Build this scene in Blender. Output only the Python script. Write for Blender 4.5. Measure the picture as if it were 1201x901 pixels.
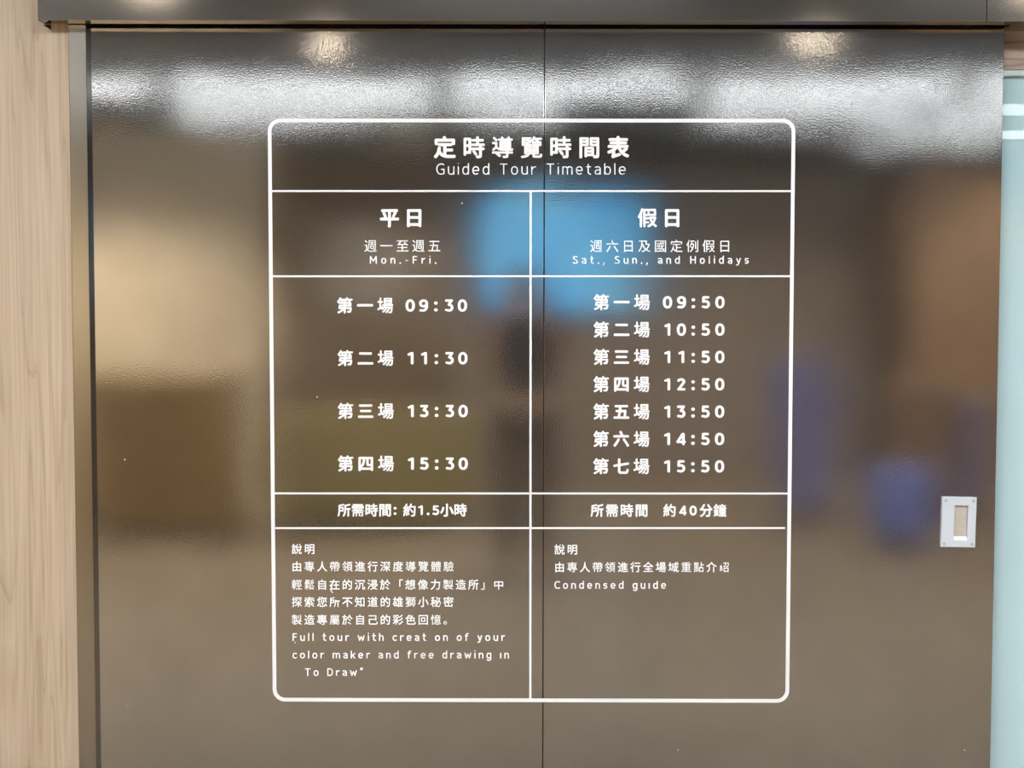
import bpy, bmesh, math, random
from mathutils import Vector, Matrix

S = bpy.context.scene
C = S.collection
for o in list(bpy.data.objects):
    bpy.data.objects.remove(o)

# ------------------------------------------------------------------ camera
F_PX, CX, CY = 1902.0, 600.5, 450.5           # focal length and centre for the 1201 x 901 frame
CAM_Z, CAM_D = 1.62, 4.184                    # eye height, distance from the door
cam_data = bpy.data.cameras.new('camera')
cam_data.sensor_width = 36.0
cam_data.lens = F_PX / 1201 * 36.0
cam_data.clip_start = 0.05
cam = bpy.data.objects.new('camera', cam_data)
C.objects.link(cam)
cam.matrix_world = (Matrix.Translation((0, -CAM_D, CAM_Z)) @ Matrix.Rotation(math.radians(90 - 3.46), 4, 'X')
                    @ Matrix.Rotation(math.radians(0.08), 4, 'Z'))
S.camera = cam
CAM_M = cam.matrix_world.copy()

# ------------------------------------------------------------------ world, exposure, big lights
world = bpy.data.worlds.new('world')
S.world = world
world.use_nodes = True
world.node_tree.nodes['Background'].inputs[0].default_value = (0.9, 0.95, 1.0, 1)
world.node_tree.nodes['Background'].inputs[1].default_value = 0.05
S.view_settings.view_transform = 'Standard'
S.view_settings.look = 'None'
S.view_settings.exposure = 0.0
S.view_settings.gamma = 1.0
S.view_settings.use_curve_mapping = False
S.cycles.use_denoising = True
S.cycles.max_bounces = 8
S.cycles.sample_clamp_indirect = 6.0

PANEL_POWER = 37.0         # emission of the flat ceiling panels added to light the door front
LINEAR_POWER = 6.3        # emission of the long hanging lamps behind the photographer
SCREEN_POWER = 2.25
SPOT_POWER = 170.0

# ------------------------------------------------------------------ helpers
def at(px, py, y=0.0):
    """point on the plane y where the photograph shows px, py"""
    d = CAM_M.to_3x3() @ Vector(((px - CX) / F_PX, -(py - CY) / F_PX, -1))
    p = CAM_M.translation
    return p + d * ((y - p.y) / d.y)

def tag(o, label=None, cat=None, group=None, kind=None):
    if label: o['label'] = label
    if cat: o['category'] = cat
    if group: o['group'] = group
    if kind: o['kind'] = kind
    return o

def empty(name, loc=(0, 0, 0)):
    o = bpy.data.objects.new(name, None)
    o.empty_display_size = 0.1
    C.objects.link(o)
    o.location = loc
    return o

def link(name, me, mat=None, parent=None):
    if mat: me.materials.append(mat)
    o = bpy.data.objects.new(name, me)
    C.objects.link(o)
    if parent is not None:
        o.parent = parent
        o.matrix_parent_inverse = Matrix.Translation(parent.location).inverted()
    return o

def add_box(bm, x0, x1, y0, y1, z0, z1, bev=0.0, seg=2):
    t = bmesh.new()
    bmesh.ops.create_cube(t, size=1)
    for v in t.verts:
        v.co = Vector(((x0 + x1) / 2 + v.co.x * (x1 - x0), (y0 + y1) / 2 + v.co.y * (y1 - y0), (z0 + z1) / 2 + v.co.z * (z1 - z0)))
    if bev:
        bmesh.ops.bevel(t, geom=t.edges[:], offset=bev, segments=seg, affect='EDGES', profile=0.5)
    me = bpy.data.meshes.new('tmp')
    t.to_mesh(me); t.free()
    bm.from_mesh(me)
    bpy.data.meshes.remove(me)

def add_cyl(bm, c, r0, r1, h, axis='Z', n=32, bev=0.0):
    m = Matrix.Translation(c)
    if axis == 'Y': m = m @ Matrix.Rotation(math.radians(90), 4, 'X')
    if axis == 'X': m = m @ Matrix.Rotation(math.radians(90), 4, 'Y')
    bmesh.ops.create_cone(bm, cap_ends=True, segments=n, radius1=r0, radius2=r1, depth=h, matrix=m)

def mesh(name, bm, mat, parent=None, smooth=False):
    me = bpy.data.meshes.new(name)
    bmesh.ops.recalc_face_normals(bm, faces=bm.faces[:])
    bm.to_mesh(me); bm.free()
    if smooth:
        for p in me.polygons: p.use_smooth = True
    return link(name, me, mat, parent)

def box(name, mat, x0, x1, y0, y1, z0, z1, parent=None, bev=0.0, seg=2):
    bm = bmesh.new()
    add_box(bm, x0, x1, y0, y1, z0, z1, bev, seg)
    return mesh(name, bm, mat, parent)

def flat_uv(o, sx=1.0):
    """plan UVs in metres on the XZ plane"""
    me = o.data
    uv = me.uv_layers.new(name='UVMap')
    for l in me.loops:
        co = me.vertices[l.vertex_index].co
        uv.data[l.index].uv = (co.x, co.z)

# ------------------------------------------------------------------ materials
def new_mat(name):
    m = bpy.data.materials.new(name)
    m.use_nodes = True
    nt = m.node_tree
    return m, nt, nt.nodes['Principled BSDF']

def simple(name, col, rough=0.6, metal=0.0, var=0.06, scale=6.0, spec=0.5):
    """one colour with a faint procedural mottling"""
    m, nt, b = new_mat(name)
    tc = nt.nodes.new('ShaderNodeTexCoord')
    no = nt.nodes.new('ShaderNodeTexNoise'); no.inputs['Scale'].default_value = scale
    no.inputs['Detail'].default_value = 4
    mx = nt.nodes.new('ShaderNodeMix'); mx.data_type = 'RGBA'
    mx.inputs['A'].default_value = (*[c * (1 - var) for c in col], 1)
    mx.inputs['B'].default_value = (*[min(1, c * (1 + var)) for c in col], 1)
    nt.links.new(tc.outputs['Object'], no.inputs['Vector'])
    nt.links.new(no.outputs['Fac'], mx.inputs['Factor'])
    nt.links.new(mx.outputs['Result'], b.inputs['Base Color'])
    b.inputs['Roughness'].default_value = rough
    b.inputs['Metallic'].default_value = metal
    b.inputs['Specular IOR Level'].default_value = spec
    return m

def emit(name, col, power):
    m, nt, b = new_mat(name)
    b.inputs['Base Color'].default_value = (0.8, 0.8, 0.8, 1)
    b.inputs['Emission Color'].default_value = (*col, 1)
    b.inputs['Emission Strength'].default_value = power
    return m

def ramp(nt, stops):
    r = nt.nodes.new('ShaderNodeValToRGB')
    e = r.color_ramp.elements
    while len(e) < len(stops): e.new(0.5)
    for el, (p, c) in zip(e, stops):
        el.position = p; el.color = (*c, 1)
    return r

def mapped(nt, scale, rot=(0, 0, 0), loc=(0, 0, 0)):
    tc = nt.nodes.new('ShaderNodeTexCoord')
    mp = nt.nodes.new('ShaderNodeMapping')
    mp.inputs['Scale'].default_value = scale
    mp.inputs['Rotation'].default_value = rot
    mp.inputs['Location'].default_value = loc
    nt.links.new(tc.outputs['Object'], mp.inputs['Vector'])
    return mp

def wood(name, dark, mid, light, along='Z', rough=0.5, seed=0.0, k=1.0):
    """veneer: long cathedral figure plus fine pores, running along one axis"""
    m, nt, b = new_mat(name)
    N, L = nt.nodes, nt.links
    st = {'Z': (1, 1, 0.05), 'X': (0.05, 1, 1)}[along]
    mp = mapped(nt, tuple(s * k for s in st), loc=(seed, seed * .7, seed * .3))
    warp = N.new('ShaderNodeTexNoise'); warp.inputs['Scale'].default_value = 3.2; warp.inputs['Detail'].default_value = 2
    L.new(mp.outputs[0], warp.inputs['Vector'])
    add = N.new('ShaderNodeMix'); add.data_type = 'RGBA'; add.blend_type = 'LINEAR_LIGHT'
    add.inputs['Factor'].default_value = 0.10
    L.new(mp.outputs[0], add.inputs['A']); L.new(warp.outputs['Color'], add.inputs['B'])
    fig = N.new('ShaderNodeTexNoise'); fig.inputs['Scale'].default_value = 9; fig.inputs['Detail'].default_value = 3
    fig.inputs['Distortion'].default_value = 0.5
    L.new(add.outputs['Result'], fig.inputs['Vector'])
    rings = N.new('ShaderNodeMath'); rings.operation = 'MULTIPLY'; rings.inputs[1].default_value = 9
    L.new(fig.outputs['Fac'], rings.inputs[0])
    pp = N.new('ShaderNodeMath'); pp.operation = 'FRACT'
    L.new(rings.outputs[0], pp.inputs[0])
    r1 = ramp(nt, [(0.0, mid), (0.55, light), (0.86, mid), (0.97, dark), (1.0, mid)])
    L.new(pp.outputs[0], r1.inputs['Fac'])
    pore = N.new('ShaderNodeTexNoise'); pore.inputs['Scale'].default_value = 150; pore.inputs['Detail'].default_value = 3
    st2 = {'Z': (1, 1, 0.02), 'X': (0.02, 1, 1)}[along]
    mp2 = mapped(nt, st2)
    L.new(mp2.outputs[0], pore.inputs['Vector'])
    r2 = ramp(nt, [(0.3, (0.80, 0.78, 0.76)), (0.62, (1, 1, 1))])
    L.new(pore.outputs['Fac'], r2.inputs['Fac'])
    mul = N.new('ShaderNodeMix'); mul.data_type = 'RGBA'; mul.blend_type = 'MULTIPLY'; mul.inputs['Factor'].default_value = 0.75
    L.new(r1.outputs[0], mul.inputs['A']); L.new(r2.outputs[0], mul.inputs['B'])
    # flitches: neighbouring strips of veneer differ a little in tone
    sx = N.new('ShaderNodeSeparateXYZ'); tc = N.new('ShaderNodeTexCoord'); L.new(tc.outputs['Object'], sx.inputs[0])
    strip = N.new('ShaderNodeTexNoise'); strip.noise_dimensions = '1D'; strip.inputs['Scale'].default_value = 1; strip.inputs['Detail'].default_value = 0
    fl = N.new('ShaderNodeMath'); fl.operation = 'MULTIPLY'; fl.inputs[1].default_value = 19
    L.new(sx.outputs['X' if along == 'Z' else 'Z'], fl.inputs[0])
    fl2 = N.new('ShaderNodeMath'); fl2.operation = 'FLOOR'; L.new(fl.outputs[0], fl2.inputs[0])
    fl3 = N.new('ShaderNodeMath'); fl3.operation = 'MULTIPLY'; fl3.inputs[1].default_value = 1.37; L.new(fl2.outputs[0], fl3.inputs[0])
    L.new(fl3.outputs[0], strip.inputs['W'])
    r3 = ramp(nt, [(0.3, (0.88, 0.86, 0.84)), (0.7, (1, 1, 1))])
    L.new(strip.outputs['Fac'], r3.inputs['Fac'])
    mul2 = N.new('ShaderNodeMix'); mul2.data_type = 'RGBA'; mul2.blend_type = 'MULTIPLY'; mul2.inputs['Factor'].default_value = 0.8
    L.new(mul.outputs['Result'], mul2.inputs['A']); L.new(r3.outputs[0], mul2.inputs['B'])
    L.new(mul2.outputs['Result'], b.inputs['Base Color'])
    b.inputs['Roughness'].default_value = rough
    return m

def door_metal():
    """bronze coloured coated steel: a wavy, faintly pebbled mirror with specks of dirt"""
    m, nt, b = new_mat('bronze_coated_steel')
    N, L = nt.nodes, nt.links
    big = N.new('ShaderNodeTexNoise'); big.inputs['Scale'].default_value = 2.2; big.inputs['Detail'].default_value = 1.5
    mp = mapped(nt, (1, 1, 1.0)); L.new(mp.outputs[0], big.inputs['Vector'])
    peel = N.new('ShaderNodeTexNoise'); peel.inputs['Scale'].default_value = 255; peel.inputs['Detail'].default_value = 1
    mp2 = mapped(nt, (1, 1, 1)); L.new(mp2.outputs[0], peel.inputs['Vector'])
    b1 = N.new('ShaderNodeBump'); b1.inputs['Strength'].default_value = 1.0; b1.inputs['Distance'].default_value = 0.0022
    L.new(big.outputs['Fac'], b1.inputs['Height'])
    b2 = N.new('ShaderNodeBump'); b2.inputs['Strength'].default_value = 1.0; b2.inputs['Distance'].default_value = 0.000055
    L.new(peel.outputs['Fac'], b2.inputs['Height']); L.new(b1.outputs[0], b2.inputs['Normal'])
    L.new(b2.outputs[0], b.inputs['Normal'])
    # hand marks and smears change the tint a little
    sm = N.new('ShaderNodeTexNoise'); sm.inputs['Scale'].default_value = 5; sm.inputs['Detail'].default_value = 6; sm.inputs['Roughness'].default_value = 0.6
    L.new(mp.outputs[0], sm.inputs['Vector'])
    r = ramp(nt, [(0.35, DOOR_A), (0.7, DOOR_B)])
    L.new(sm.outputs['Fac'], r.inputs['Fac'])
    # small pale specks
    vo = N.new('ShaderNodeTexVoronoi'); vo.inputs['Scale'].default_value = 16
    L.new(mp.outputs[0], vo.inputs['Vector'])
    ms = N.new('ShaderNodeMath'); ms.operation = 'LESS_THAN'; ms.inputs[1].default_value = 0.035
    L.new(vo.outputs['Distance'], ms.inputs[0])
    sep = N.new('ShaderNodeSeparateColor'); L.new(vo.outputs['Color'], sep.inputs[0])
    ms2 = N.new('ShaderNodeMath'); ms2.operation = 'GREATER_THAN'; ms2.inputs[1].default_value = 0.88
    L.new(sep.outputs[0], ms2.inputs[0])
    ms3 = N.new('ShaderNodeMath'); ms3.operation = 'MULTIPLY'; L.new(ms.outputs[0], ms3.inputs[0]); L.new(ms2.outputs[0], ms3.inputs[1])
    mx = N.new('ShaderNodeMix'); mx.data_type = 'RGBA'
    L.new(ms3.outputs[0], mx.inputs['Factor']); L.new(r.outputs[0], mx.inputs['A']); mx.inputs['B'].default_value = (0.55, 0.52, 0.47, 1)
    L.new(mx.outputs['Result'], b.inputs['Base Color'])
    mm = N.new('ShaderNodeMath'); mm.operation = 'MULTIPLY_ADD'; mm.inputs[1].default_value = -0.9; mm.inputs[2].default_value = DOOR_METAL
    L.new(ms3.outputs[0], mm.inputs[0]); L.new(mm.outputs[0], b.inputs['Metallic'])
    b.inputs['Roughness'].default_value = 0.075
    b.inputs['Anisotropic'].default_value = 0.55
    tg = N.new('ShaderNodeTangent'); tg.direction_type = 'UV_MAP'; tg.uv_map = 'UVMap'
    L.new(tg.outputs[0], b.inputs['Tangent'])
    return m

DOOR_A, DOOR_B, DOOR_METAL = (0.305, 0.293, 0.278), (0.345, 0.332, 0.317), 0.96

def satin(name, col, rough, metal=0.85):
    m = simple(name, col, rough, metal, 0.04, 40)
    return m

M = {}
M['door'] = door_metal()
M['core'] = simple('door_core', (0.025, 0.022, 0.02), 0.7)
M['fascia'] = satin('bronze_fascia', (0.30, 0.28, 0.26), 0.10, 0.97)
M['jamb'] = satin('bronze_jamb', (0.27, 0.25, 0.222), 0.17, 0.97)
M['wood'] = wood('pale_oak_veneer', (0.455, 0.35, 0.238), (0.52, 0.413, 0.295), (0.57, 0.46, 0.342), 'Z')
M['beam'] = wood('grey_oak_veneer', (0.20, 0.14, 0.10), (0.36, 0.275, 0.22), (0.46, 0.36, 0.30), 'X', seed=3)
M['vinyl'] = simple('white_vinyl', (0.89, 0.90, 0.93), 0.55, var=0.01)
M['plate'] = simple('pale_plastic', (0.60, 0.655, 0.72), 0.4, var=0.015)
M['recess'] = simple('brushed_recess', (0.58, 0.54, 0.47), 0.45, 0.3, var=0.12, scale=120)
M['screw'] = satin('screw_steel', (0.46, 0.48, 0.52), 0.5, 0.6)
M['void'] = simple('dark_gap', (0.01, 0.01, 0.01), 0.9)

# ================================================================== large structure
ROOM_X0, ROOM_X1, ROOM_Y, ROOM_Z = -6.2, 6.2, -13.2, 3.05
Y_DOOR = 0.0
jl = at(86.5, 465, -0.024).x          # left edge of the jamb = right edge of the wood
jr = at(107.0, 465, -0.024).x         # right edge of the jamb
dl = at(110.5, 465, 0).x              # left edge of the door
dr = at(1169.7, 465, 0).x             # right edge of the door
seam = at(637.7, 450, 0).x
hd_z = at(600, 24.5, -0.09).z         # bottom of the header fascia
hd_l = at(44.3, 15, -0.09).x
hd_s = at(1157.5, 15, -0.09).x        # joint in the fascia

floor_mat = simple('beige_vinyl_floor', (0.275, 0.222, 0.160), 0.45, var=0.05, scale=3)
ceil_mat = simple('grey_ceiling', (0.145, 0.175, 0.225), 0.8)
tag(box('floor', floor_mat, ROOM_X0 - .1, ROOM_X1 + .1, ROOM_Y - .1, 0.3, -0.1, 0), kind='structure')
tag(box('ceiling', ceil_mat, ROOM_X0 - .1, ROOM_X1 + .1, ROOM_Y - .1, 0.3, ROOM_Z, ROOM_Z + 0.1), kind='structure')
tag(box('wall_left', M['wood'], ROOM_X0 - .1, jl, -0.022, 0.10, 0, ROOM_Z), kind='structure')
side_mat = wood('warm_wood_wall', (0.36, 0.20, 0.09), (0.62, 0.40, 0.21), (0.70, 0.48, 0.28), 'Z', seed=8)
back_mat = simple('taupe_paint', (0.62, 0.50, 0.37), 0.7)
tag(box('wall_side_left', side_mat, ROOM_X0 - .1, ROOM_X0, ROOM_Y, -0.022, 0, ROOM_Z), kind='structure')
tag(box('wall_side_right', side_mat, ROOM_X1, ROOM_X1 + .1, ROOM_Y, 0.2, 0, ROOM_Z), kind='structure')
tag(box('wall_back', back_mat, ROOM_X0 - .1, ROOM_X1 + .1, ROOM_Y - .1, ROOM_Y, 0, ROOM_Z), kind='structure')
# dark pocket behind the door, closed so that no light leaks in
tag(box('wall_front', M['void'], jl, ROOM_X1 + .1, 0.20, 0.30, 0, ROOM_Z), kind='structure')
tag(box('wall_above', M['wood'], jl, ROOM_X1 + .1, -0.022, 0.20, hd_z + 0.24, ROOM_Z), kind='structure')

# --- header fascia: an L-shaped metal channel in two lengths
def fascia(name, x0, x1):
    bm = bmesh.new()
    add_box(bm, x0, x1, -0.090, -0.086, hd_z, hd_z + 0.25, 0.0008, 2)      # front sheet
    add_box(bm, x0, x1, -0.086, -0.038, hd_z, hd_z + 0.004)                # folded lip underneath
    add_box(bm, x0, x1, -0.086, -0.022, hd_z + 0.246, hd_z + 0.25)         # top return
    return bm
bm = fascia('trim_1', hd_l, hd_s - 0.0006)
add_box(bm, hd_l, hd_l + 0.004, -0.086, -0.0225, hd_z, hd_z + 0.246)       # closed left end
tag(mesh('trim_1', bm, M['fascia']), kind='structure')
bm = fascia('trim_2', hd_s + 0.0006, ROOM_X1 - 0.01)
add_box(bm, dr + 0.004, ROOM_X1 - 0.01, -0.038, 0.062, hd_z, hd_z + 0.004)  # wider soffit past the door
tag(mesh('trim_2', bm, M['fascia']), kind='structure')
# solid black wedge painting the shade of the gap between fascia end and wood
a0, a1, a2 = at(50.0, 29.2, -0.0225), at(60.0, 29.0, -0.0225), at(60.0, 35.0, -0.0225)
me = bpy.data.meshes.new('gap_shade')
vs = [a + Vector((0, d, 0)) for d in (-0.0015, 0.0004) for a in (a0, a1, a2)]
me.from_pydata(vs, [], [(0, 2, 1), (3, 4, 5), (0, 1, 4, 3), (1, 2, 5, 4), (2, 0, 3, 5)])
tag(link('gap_shade', me, M['void']), kind='structure')

# --- jamb at the left of the door
bm = bmesh.new()
add_box(bm, jl, jr, -0.026, -0.022, 0, hd_z + 0.03, 0.0012, 3)
add_box(bm, jr - 0.004, jr, -0.0225, 0.02, 0, hd_z + 0.03, 0.0008, 2)
tag(mesh('trim_3', bm, M['jamb']), kind='structure')

# --- the sliding door: core, two folded metal sheets, pull handle
door_top = hd_z + 0.06
door = box('door_1', M['core'], dl - 0.03, dr - 0.004, 0.006, 0.045, 0.012, door_top)
tag(door, 'wide bronze coated steel sliding door carrying the white timetable', None, None, 'structure')
for k, (x0, x1) in enumerate(((dl - 0.03, seam - 0.0011), (seam + 0.0011, dr))):
    bm = bmesh.new()
    add_box(bm, x0, x1, 0.0, 0.006, 0.010, door_top + 0.002, 0.0009, 3)
    s = mesh('door_sheet', bm, M['door'], door)
    for p in s.data.polygons: p.use_smooth = abs(p.normal.y) < 0.999
    flat_uv(s)

# pull handle: a raised rectangular plate with a sunken finger pocket
hc = at(1123.4, 612.2, 0)
ang = math.radians(-1.0)
def hpt(u, v, y):                      # u, v in pixels of the plate, y off the door
    k = CAM_D / F_PX
    x, z = u * k, -v * k
    return Vector((hc.x + x * math.cos(ang) - z * math.sin(ang), y, hc.z + x * math.sin(ang) + z * math.cos(ang)))
W2, H2 = 20.4, 29.8
pl, pr, pt, pb = -5.6, 10.4, -20.2, 21.2       # pocket edges
bm = bmesh.new()
ring = []
for (us, vs_, y) in (((-W2, W2), (-H2, H2), 0.0), ((-W2, W2), (-H2, H2), -0.0085), ((-W2 + .7, W2 - .7), (-H2 + .7, H2 - .7), -0.010),
                     ((pl, pr), (pt, pb), -0.010), ((pl, pr), (pt, pb), -0.001)):
    ring.append([bm.verts.new(hpt(u, v, y)) for u, v in ((us[0], vs_[0]), (us[1], vs_[0]), (us[1], vs_[1]), (us[0], vs_[1]))])
for a, b in zip(ring, ring[1:]):
    for i in range(4):
        bm.faces.new((a[i], a[(i + 1) % 4], b[(i + 1) % 4], b[i]))
bm.faces.new(ring[0])
handle = mesh('pull_handle', bm, M['plate'], door)
handle['label'] = 'pale grey pull handle plate with four corner screws'
bm = bmesh.new()
q = [hpt(u, v, y) for u, v, y in ((pl + .2, pt + .2, -0.0022), (pr - .2, pt + .2, -0.0022), (pr - .2, pb - 4.2, -0.0022), (pl + .2, pb - 4.2, -0.0022))]
q2 = [p + Vector((0, 0.0015, 0)) for p in q]
vv = [bm.verts.new(p) for p in q + q2]
for f in ((0, 1, 2, 3), (7, 6, 5, 4), (0, 4, 5, 1), (1, 5, 6, 2), (2, 6, 7, 3), (3, 7, 4, 0)):
    bm.faces.new([vv[i] for i in f])
mesh('pocket_liner', bm, M['recess'], handle)['label'] = 'dull beige metal liner of the finger pocket'
bm = bmesh.new()
e = [hpt(u, v, y) for u, v, y in ((pl, pb - 4.2, -0.0012), (pr, pb - 4.2, -0.0012), (pr, pb, -0.0098), (pl, pb, -0.0098), (pl, pb, -0.001), (pr, pb, -0.001))]
vv = [bm.verts.new(p) for p in e]
for f in ((0, 1, 2, 3), (3, 2, 5, 4), (0, 4, 5, 1), (0, 3, 4), (1, 5, 2)):
    bm.faces.new([vv[i] for i in f])
mesh('pocket_lip', bm, M['vinyl'], handle)['label'] = 'bright white sloping lower lip of the pocket'
for u, v in ((-16.4, -25.6), (16.2, -25.6), (-16.4, 25.6), (16.2, 25.6)):
    bm = bmesh.new()
    c = hpt(u, v, -0.0103)
    add_cyl(bm, c, 0.0040, 0.0040, 0.0012, 'Y', 20)
    t = bmesh.new()
    add_box(bm, c.x - 0.003, c.x + 0.003, c.y - 0.0010, c.y - 0.0004, c.z - 0.0006, c.z + 0.0006)
    t.free()
    mesh('screw', bm, M['screw'], handle)

# --- right of the door: wood beam, metal channel, back-painted glass
bz0 = at(1190, 81.5, 0.062).z
bz1 = hd_z + 0.02
tag(box('trim_4', M['beam'], dr - 0.05, ROOM_X1, 0.062, 0.16, bz0, bz1), kind='structure')
cz0 = at(1190, 90, 0.066).z
glass_mat, nt, b = new_mat('pale_teal_glass')
gn = nt.nodes.new('ShaderNodeTexNoise'); gn.inputs['Scale'].default_value = 2.5
gr = ramp(nt, [(0.3, (0.49, 0.70, 0.76)), (0.7, (0.52, 0.73, 0.79))])
nt.links.new(mapped(nt, (1, 1, 1)).outputs[0], gn.inputs['Vector']); nt.links.new(gn.outputs['Fac'], gr.inputs['Fac']); nt.links.new(gr.outputs[0], b.inputs['Base Color'])
b.inputs['Roughness'].default_value = 0.012
b.inputs['IOR'].default_value = 1.75
win = box('window_1', glass_mat, dr - 0.04, ROOM_X1 - 0.02, 0.080, 0.092, 0.004, cz0 + 0.004, bev=0.0006)
# the panel leans back by half a degree
piv = Vector((0, 0.080, cz0))
win.data.transform(Matrix.Translation(piv) @ Matrix.Rotation(math.radians(-0.53), 4, 'X') @ Matrix.Translation(-piv))
tag(win, 'pale teal glass panel standing right of the bronze door', None, None, 'structure')
bm = bmesh.new()
add_box(bm, dr - 0.04, ROOM_X1 - 0.02, 0.066, 0.0795, cz0 + 0.0045, bz0, 0.0005, 1)
add_box(bm, dr - 0.04, ROOM_X1 - 0.02, 0.064, 0.066, cz0 + 0.0015, cz0 + 0.0045, 0.0004, 1)
tag(mesh('trim_5', bm, satin('grey_green_channel', (0.30, 0.34, 0.32), 0.3, 0.6)), kind='structure')

# ================================================================== the hall behind the photographer
def added_panel(x, y, label):  # panels added to light the door front, kept out of its reflection
    r = empty('added_panel_light', (x, y, ROOM_Z))
    tag(r, label, 'added ceiling light', 'added square ceiling panels in front of the door')
    bm = bmesh.new()
    for x0, x1, y0, y1 in ((-.62, .62, -.32, -.30), (-.62, .62, .30, .32), (-.62, -.60, -.30, .30), (.60, .62, -.30, .30)):
        add_box(bm, x + x0, x + x1, y + y0, y + y1, ROOM_Z - 0.03, ROOM_Z)
    mesh('frame', bm, M['plate'], r)
    box('diffuser', PANEL_MAT, x - .598, x + .598, y - .298, y + .298, ROOM_Z - 0.022, ROOM_Z - 0.010, r)
PANEL_MAT = emit('added_panel_diffuser', (0.95, 0.975, 1.0), PANEL_POWER)
added_panel(-1.9, -2.35, 'added white ceiling panel light above the left of the door front')
added_panel(0.1, -2.35, 'added white ceiling panel light above the middle of the door front')
added_panel(2.1, -2.35, 'added white ceiling panel light above the right of the door front')

DOWN_MAT = emit('downlight_glow', (1.0, 0.87, 0.70), 95)
SOFT_MAT = emit('frosted_downlight_glow', (1.0, 0.87, 0.70), 11)
def downlight(x, y, label, k=1.0, power=1.0, mat=None):
    r = empty('downlight', (x, y, ROOM_Z))
    tag(r, label, 'downlight', 'round warm downlights')
    bm = bmesh.new()
    n = 28
    prof = ((0.052, -0.001), (0.062, -0.010), (0.070, -0.010), (0.075, -0.0005))
    rows = [[bm.verts.new((x + math.cos(2 * math.pi * i / n) * rr * k, y + math.sin(2 * math.pi * i / n) * rr * k, ROOM_Z + zz)) for i in range(n)] for rr, zz in prof]
    for a, b2 in zip(rows, rows[1:] + rows[:1]):
        for i in range(n): bm.faces.new((a[i], a[(i + 1) % n], b2[(i + 1) % n], b2[i]))
    mesh('trim_ring', bm, M['screw'], r, True)
    bm = bmesh.new()
    add_cyl(bm, (x, y, ROOM_Z - 0.0035), 0.052 * k, 0.052 * k, 0.005, n=n)
    mesh('lens', bm, mat or DOWN_MAT, r)
    ld = bpy.data.lights.new('lamp', 'SPOT')
    ld.energy = SPOT_POWER * power; ld.color = (1.0, 0.88, 0.72); ld.spot_size = math.radians(130); ld.spot_blend = 0.6; ld.shadow_soft_size = 0.05
    lo = bpy.data.objects.new('lamp', ld); C.objects.link(lo)
    lo.parent = r; lo.location = (0, 0, -0.02)
downlight(-1.08, -5.45, 'round warm downlight mirrored top left in the door')
downlight(1.77, -5.45, 'round warm downlight mirrored top right in the door')
downlight(-1.75, -3.95, 'round warm downlight mirrored in the left of the fascia', 2.4, 1.0, SOFT_MAT)
downlight(2.55, -3.95, 'round warm downlight mirrored in the right of the fascia', 2.4, 1.0, SOFT_MAT)
COOL_MAT = emit('added_downlight_glow', (0.86, 0.94, 1.0), 14)  # lenses of the downlights added between the pendants to light the back
for k, (x, y, w) in enumerate(((-3.0, -6.2, 'added in front of the tan partition, towards the blue screen'), (-4.1, -6.2, 'added in front of the tan partition, towards the left side wall'), (3.9, -7.0, 'added over the slim violet cabinet'), (-3.1, -8.25, 'between the pendant rows, behind the tan partition'),
        (-1.2, -8.25, 'between the pendant rows, left of the blue screen'), (0.5, -8.25, 'between the pendant rows, before the blue screen'), (2.3, -8.25, 'between the pendant rows, right of the blue screen'),
        (4.2, -8.25, 'between the pendant rows, near the right side wall'), (-4.1, -12.0, 'by the back wall on the left'), (-1.0, -12.0, 'by the back wall left of the partition'))):
    downlight(x, y, ('added round cool downlight ' if y == -8.25 else 'round warm downlight ') + w, 1.0, 2.6 if y == -6.2 else 1.0, COOL_MAT if y == -8.25 else None)  # all but the back-wall pair are added to brighten the hall behind

LIN_MAT = emit('linear_diffuser', (0.86, 0.94, 1.0), LINEAR_POWER)
def linear_lamp(x0, x1, y, z, h, label, grp):
    r = empty('linear_pendant', ((x0 + x1) / 2, y, z))
    tag(r, label, 'pendant light', grp)
    box('housing', M['plate'], x0, x1, y - .05, y + .05, z + h, z + h + .03, r, 0.004)
    box('diffuser', LIN_MAT, x0 + .01, x1 - .01, y - .045, y + .045, z, z + h, r, 0.006)
    for fx in (0.2, 0.8):
        xx = x0 + (x1 - x0) * fx
        bm = bmesh.new(); add_cyl(bm, (xx, y, (z + h + .03 + ROOM_Z) / 2), .004, .004, ROOM_Z - z - h - .03, n=8)
        mesh('hanger_rod', bm, M['screw'], r)
xs = [-5.95, -4.15, -2.28, -0.445, 1.17, 2.95, 4.75]
names = ['far left', 'second from left', 'third from left', 'middle', 'third from right', 'second from right', 'far right']
for i in range(6):
    linear_lamp(xs[i] + .07, xs[i + 1] - .07, -6.4, 2.87, 0.062, 'long white pendant light in the near row, ' + names[i] + ' position', 'near row of long pendant lights')
for x0, x1, w in ((-2.46, -0.46, 'leftmost'), (-0.46, 0.43, 'short middle'), (1.23, 2.95, 'right of the gap'), (2.95, 4.7, 'rightmost')):
    linear_lamp(x0 + .07, x1 - .07, -7.5, 2.835, 0.05, 'long white pendant light in the far row, ' + w + ' one', 'far row of long pendant lights')

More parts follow.
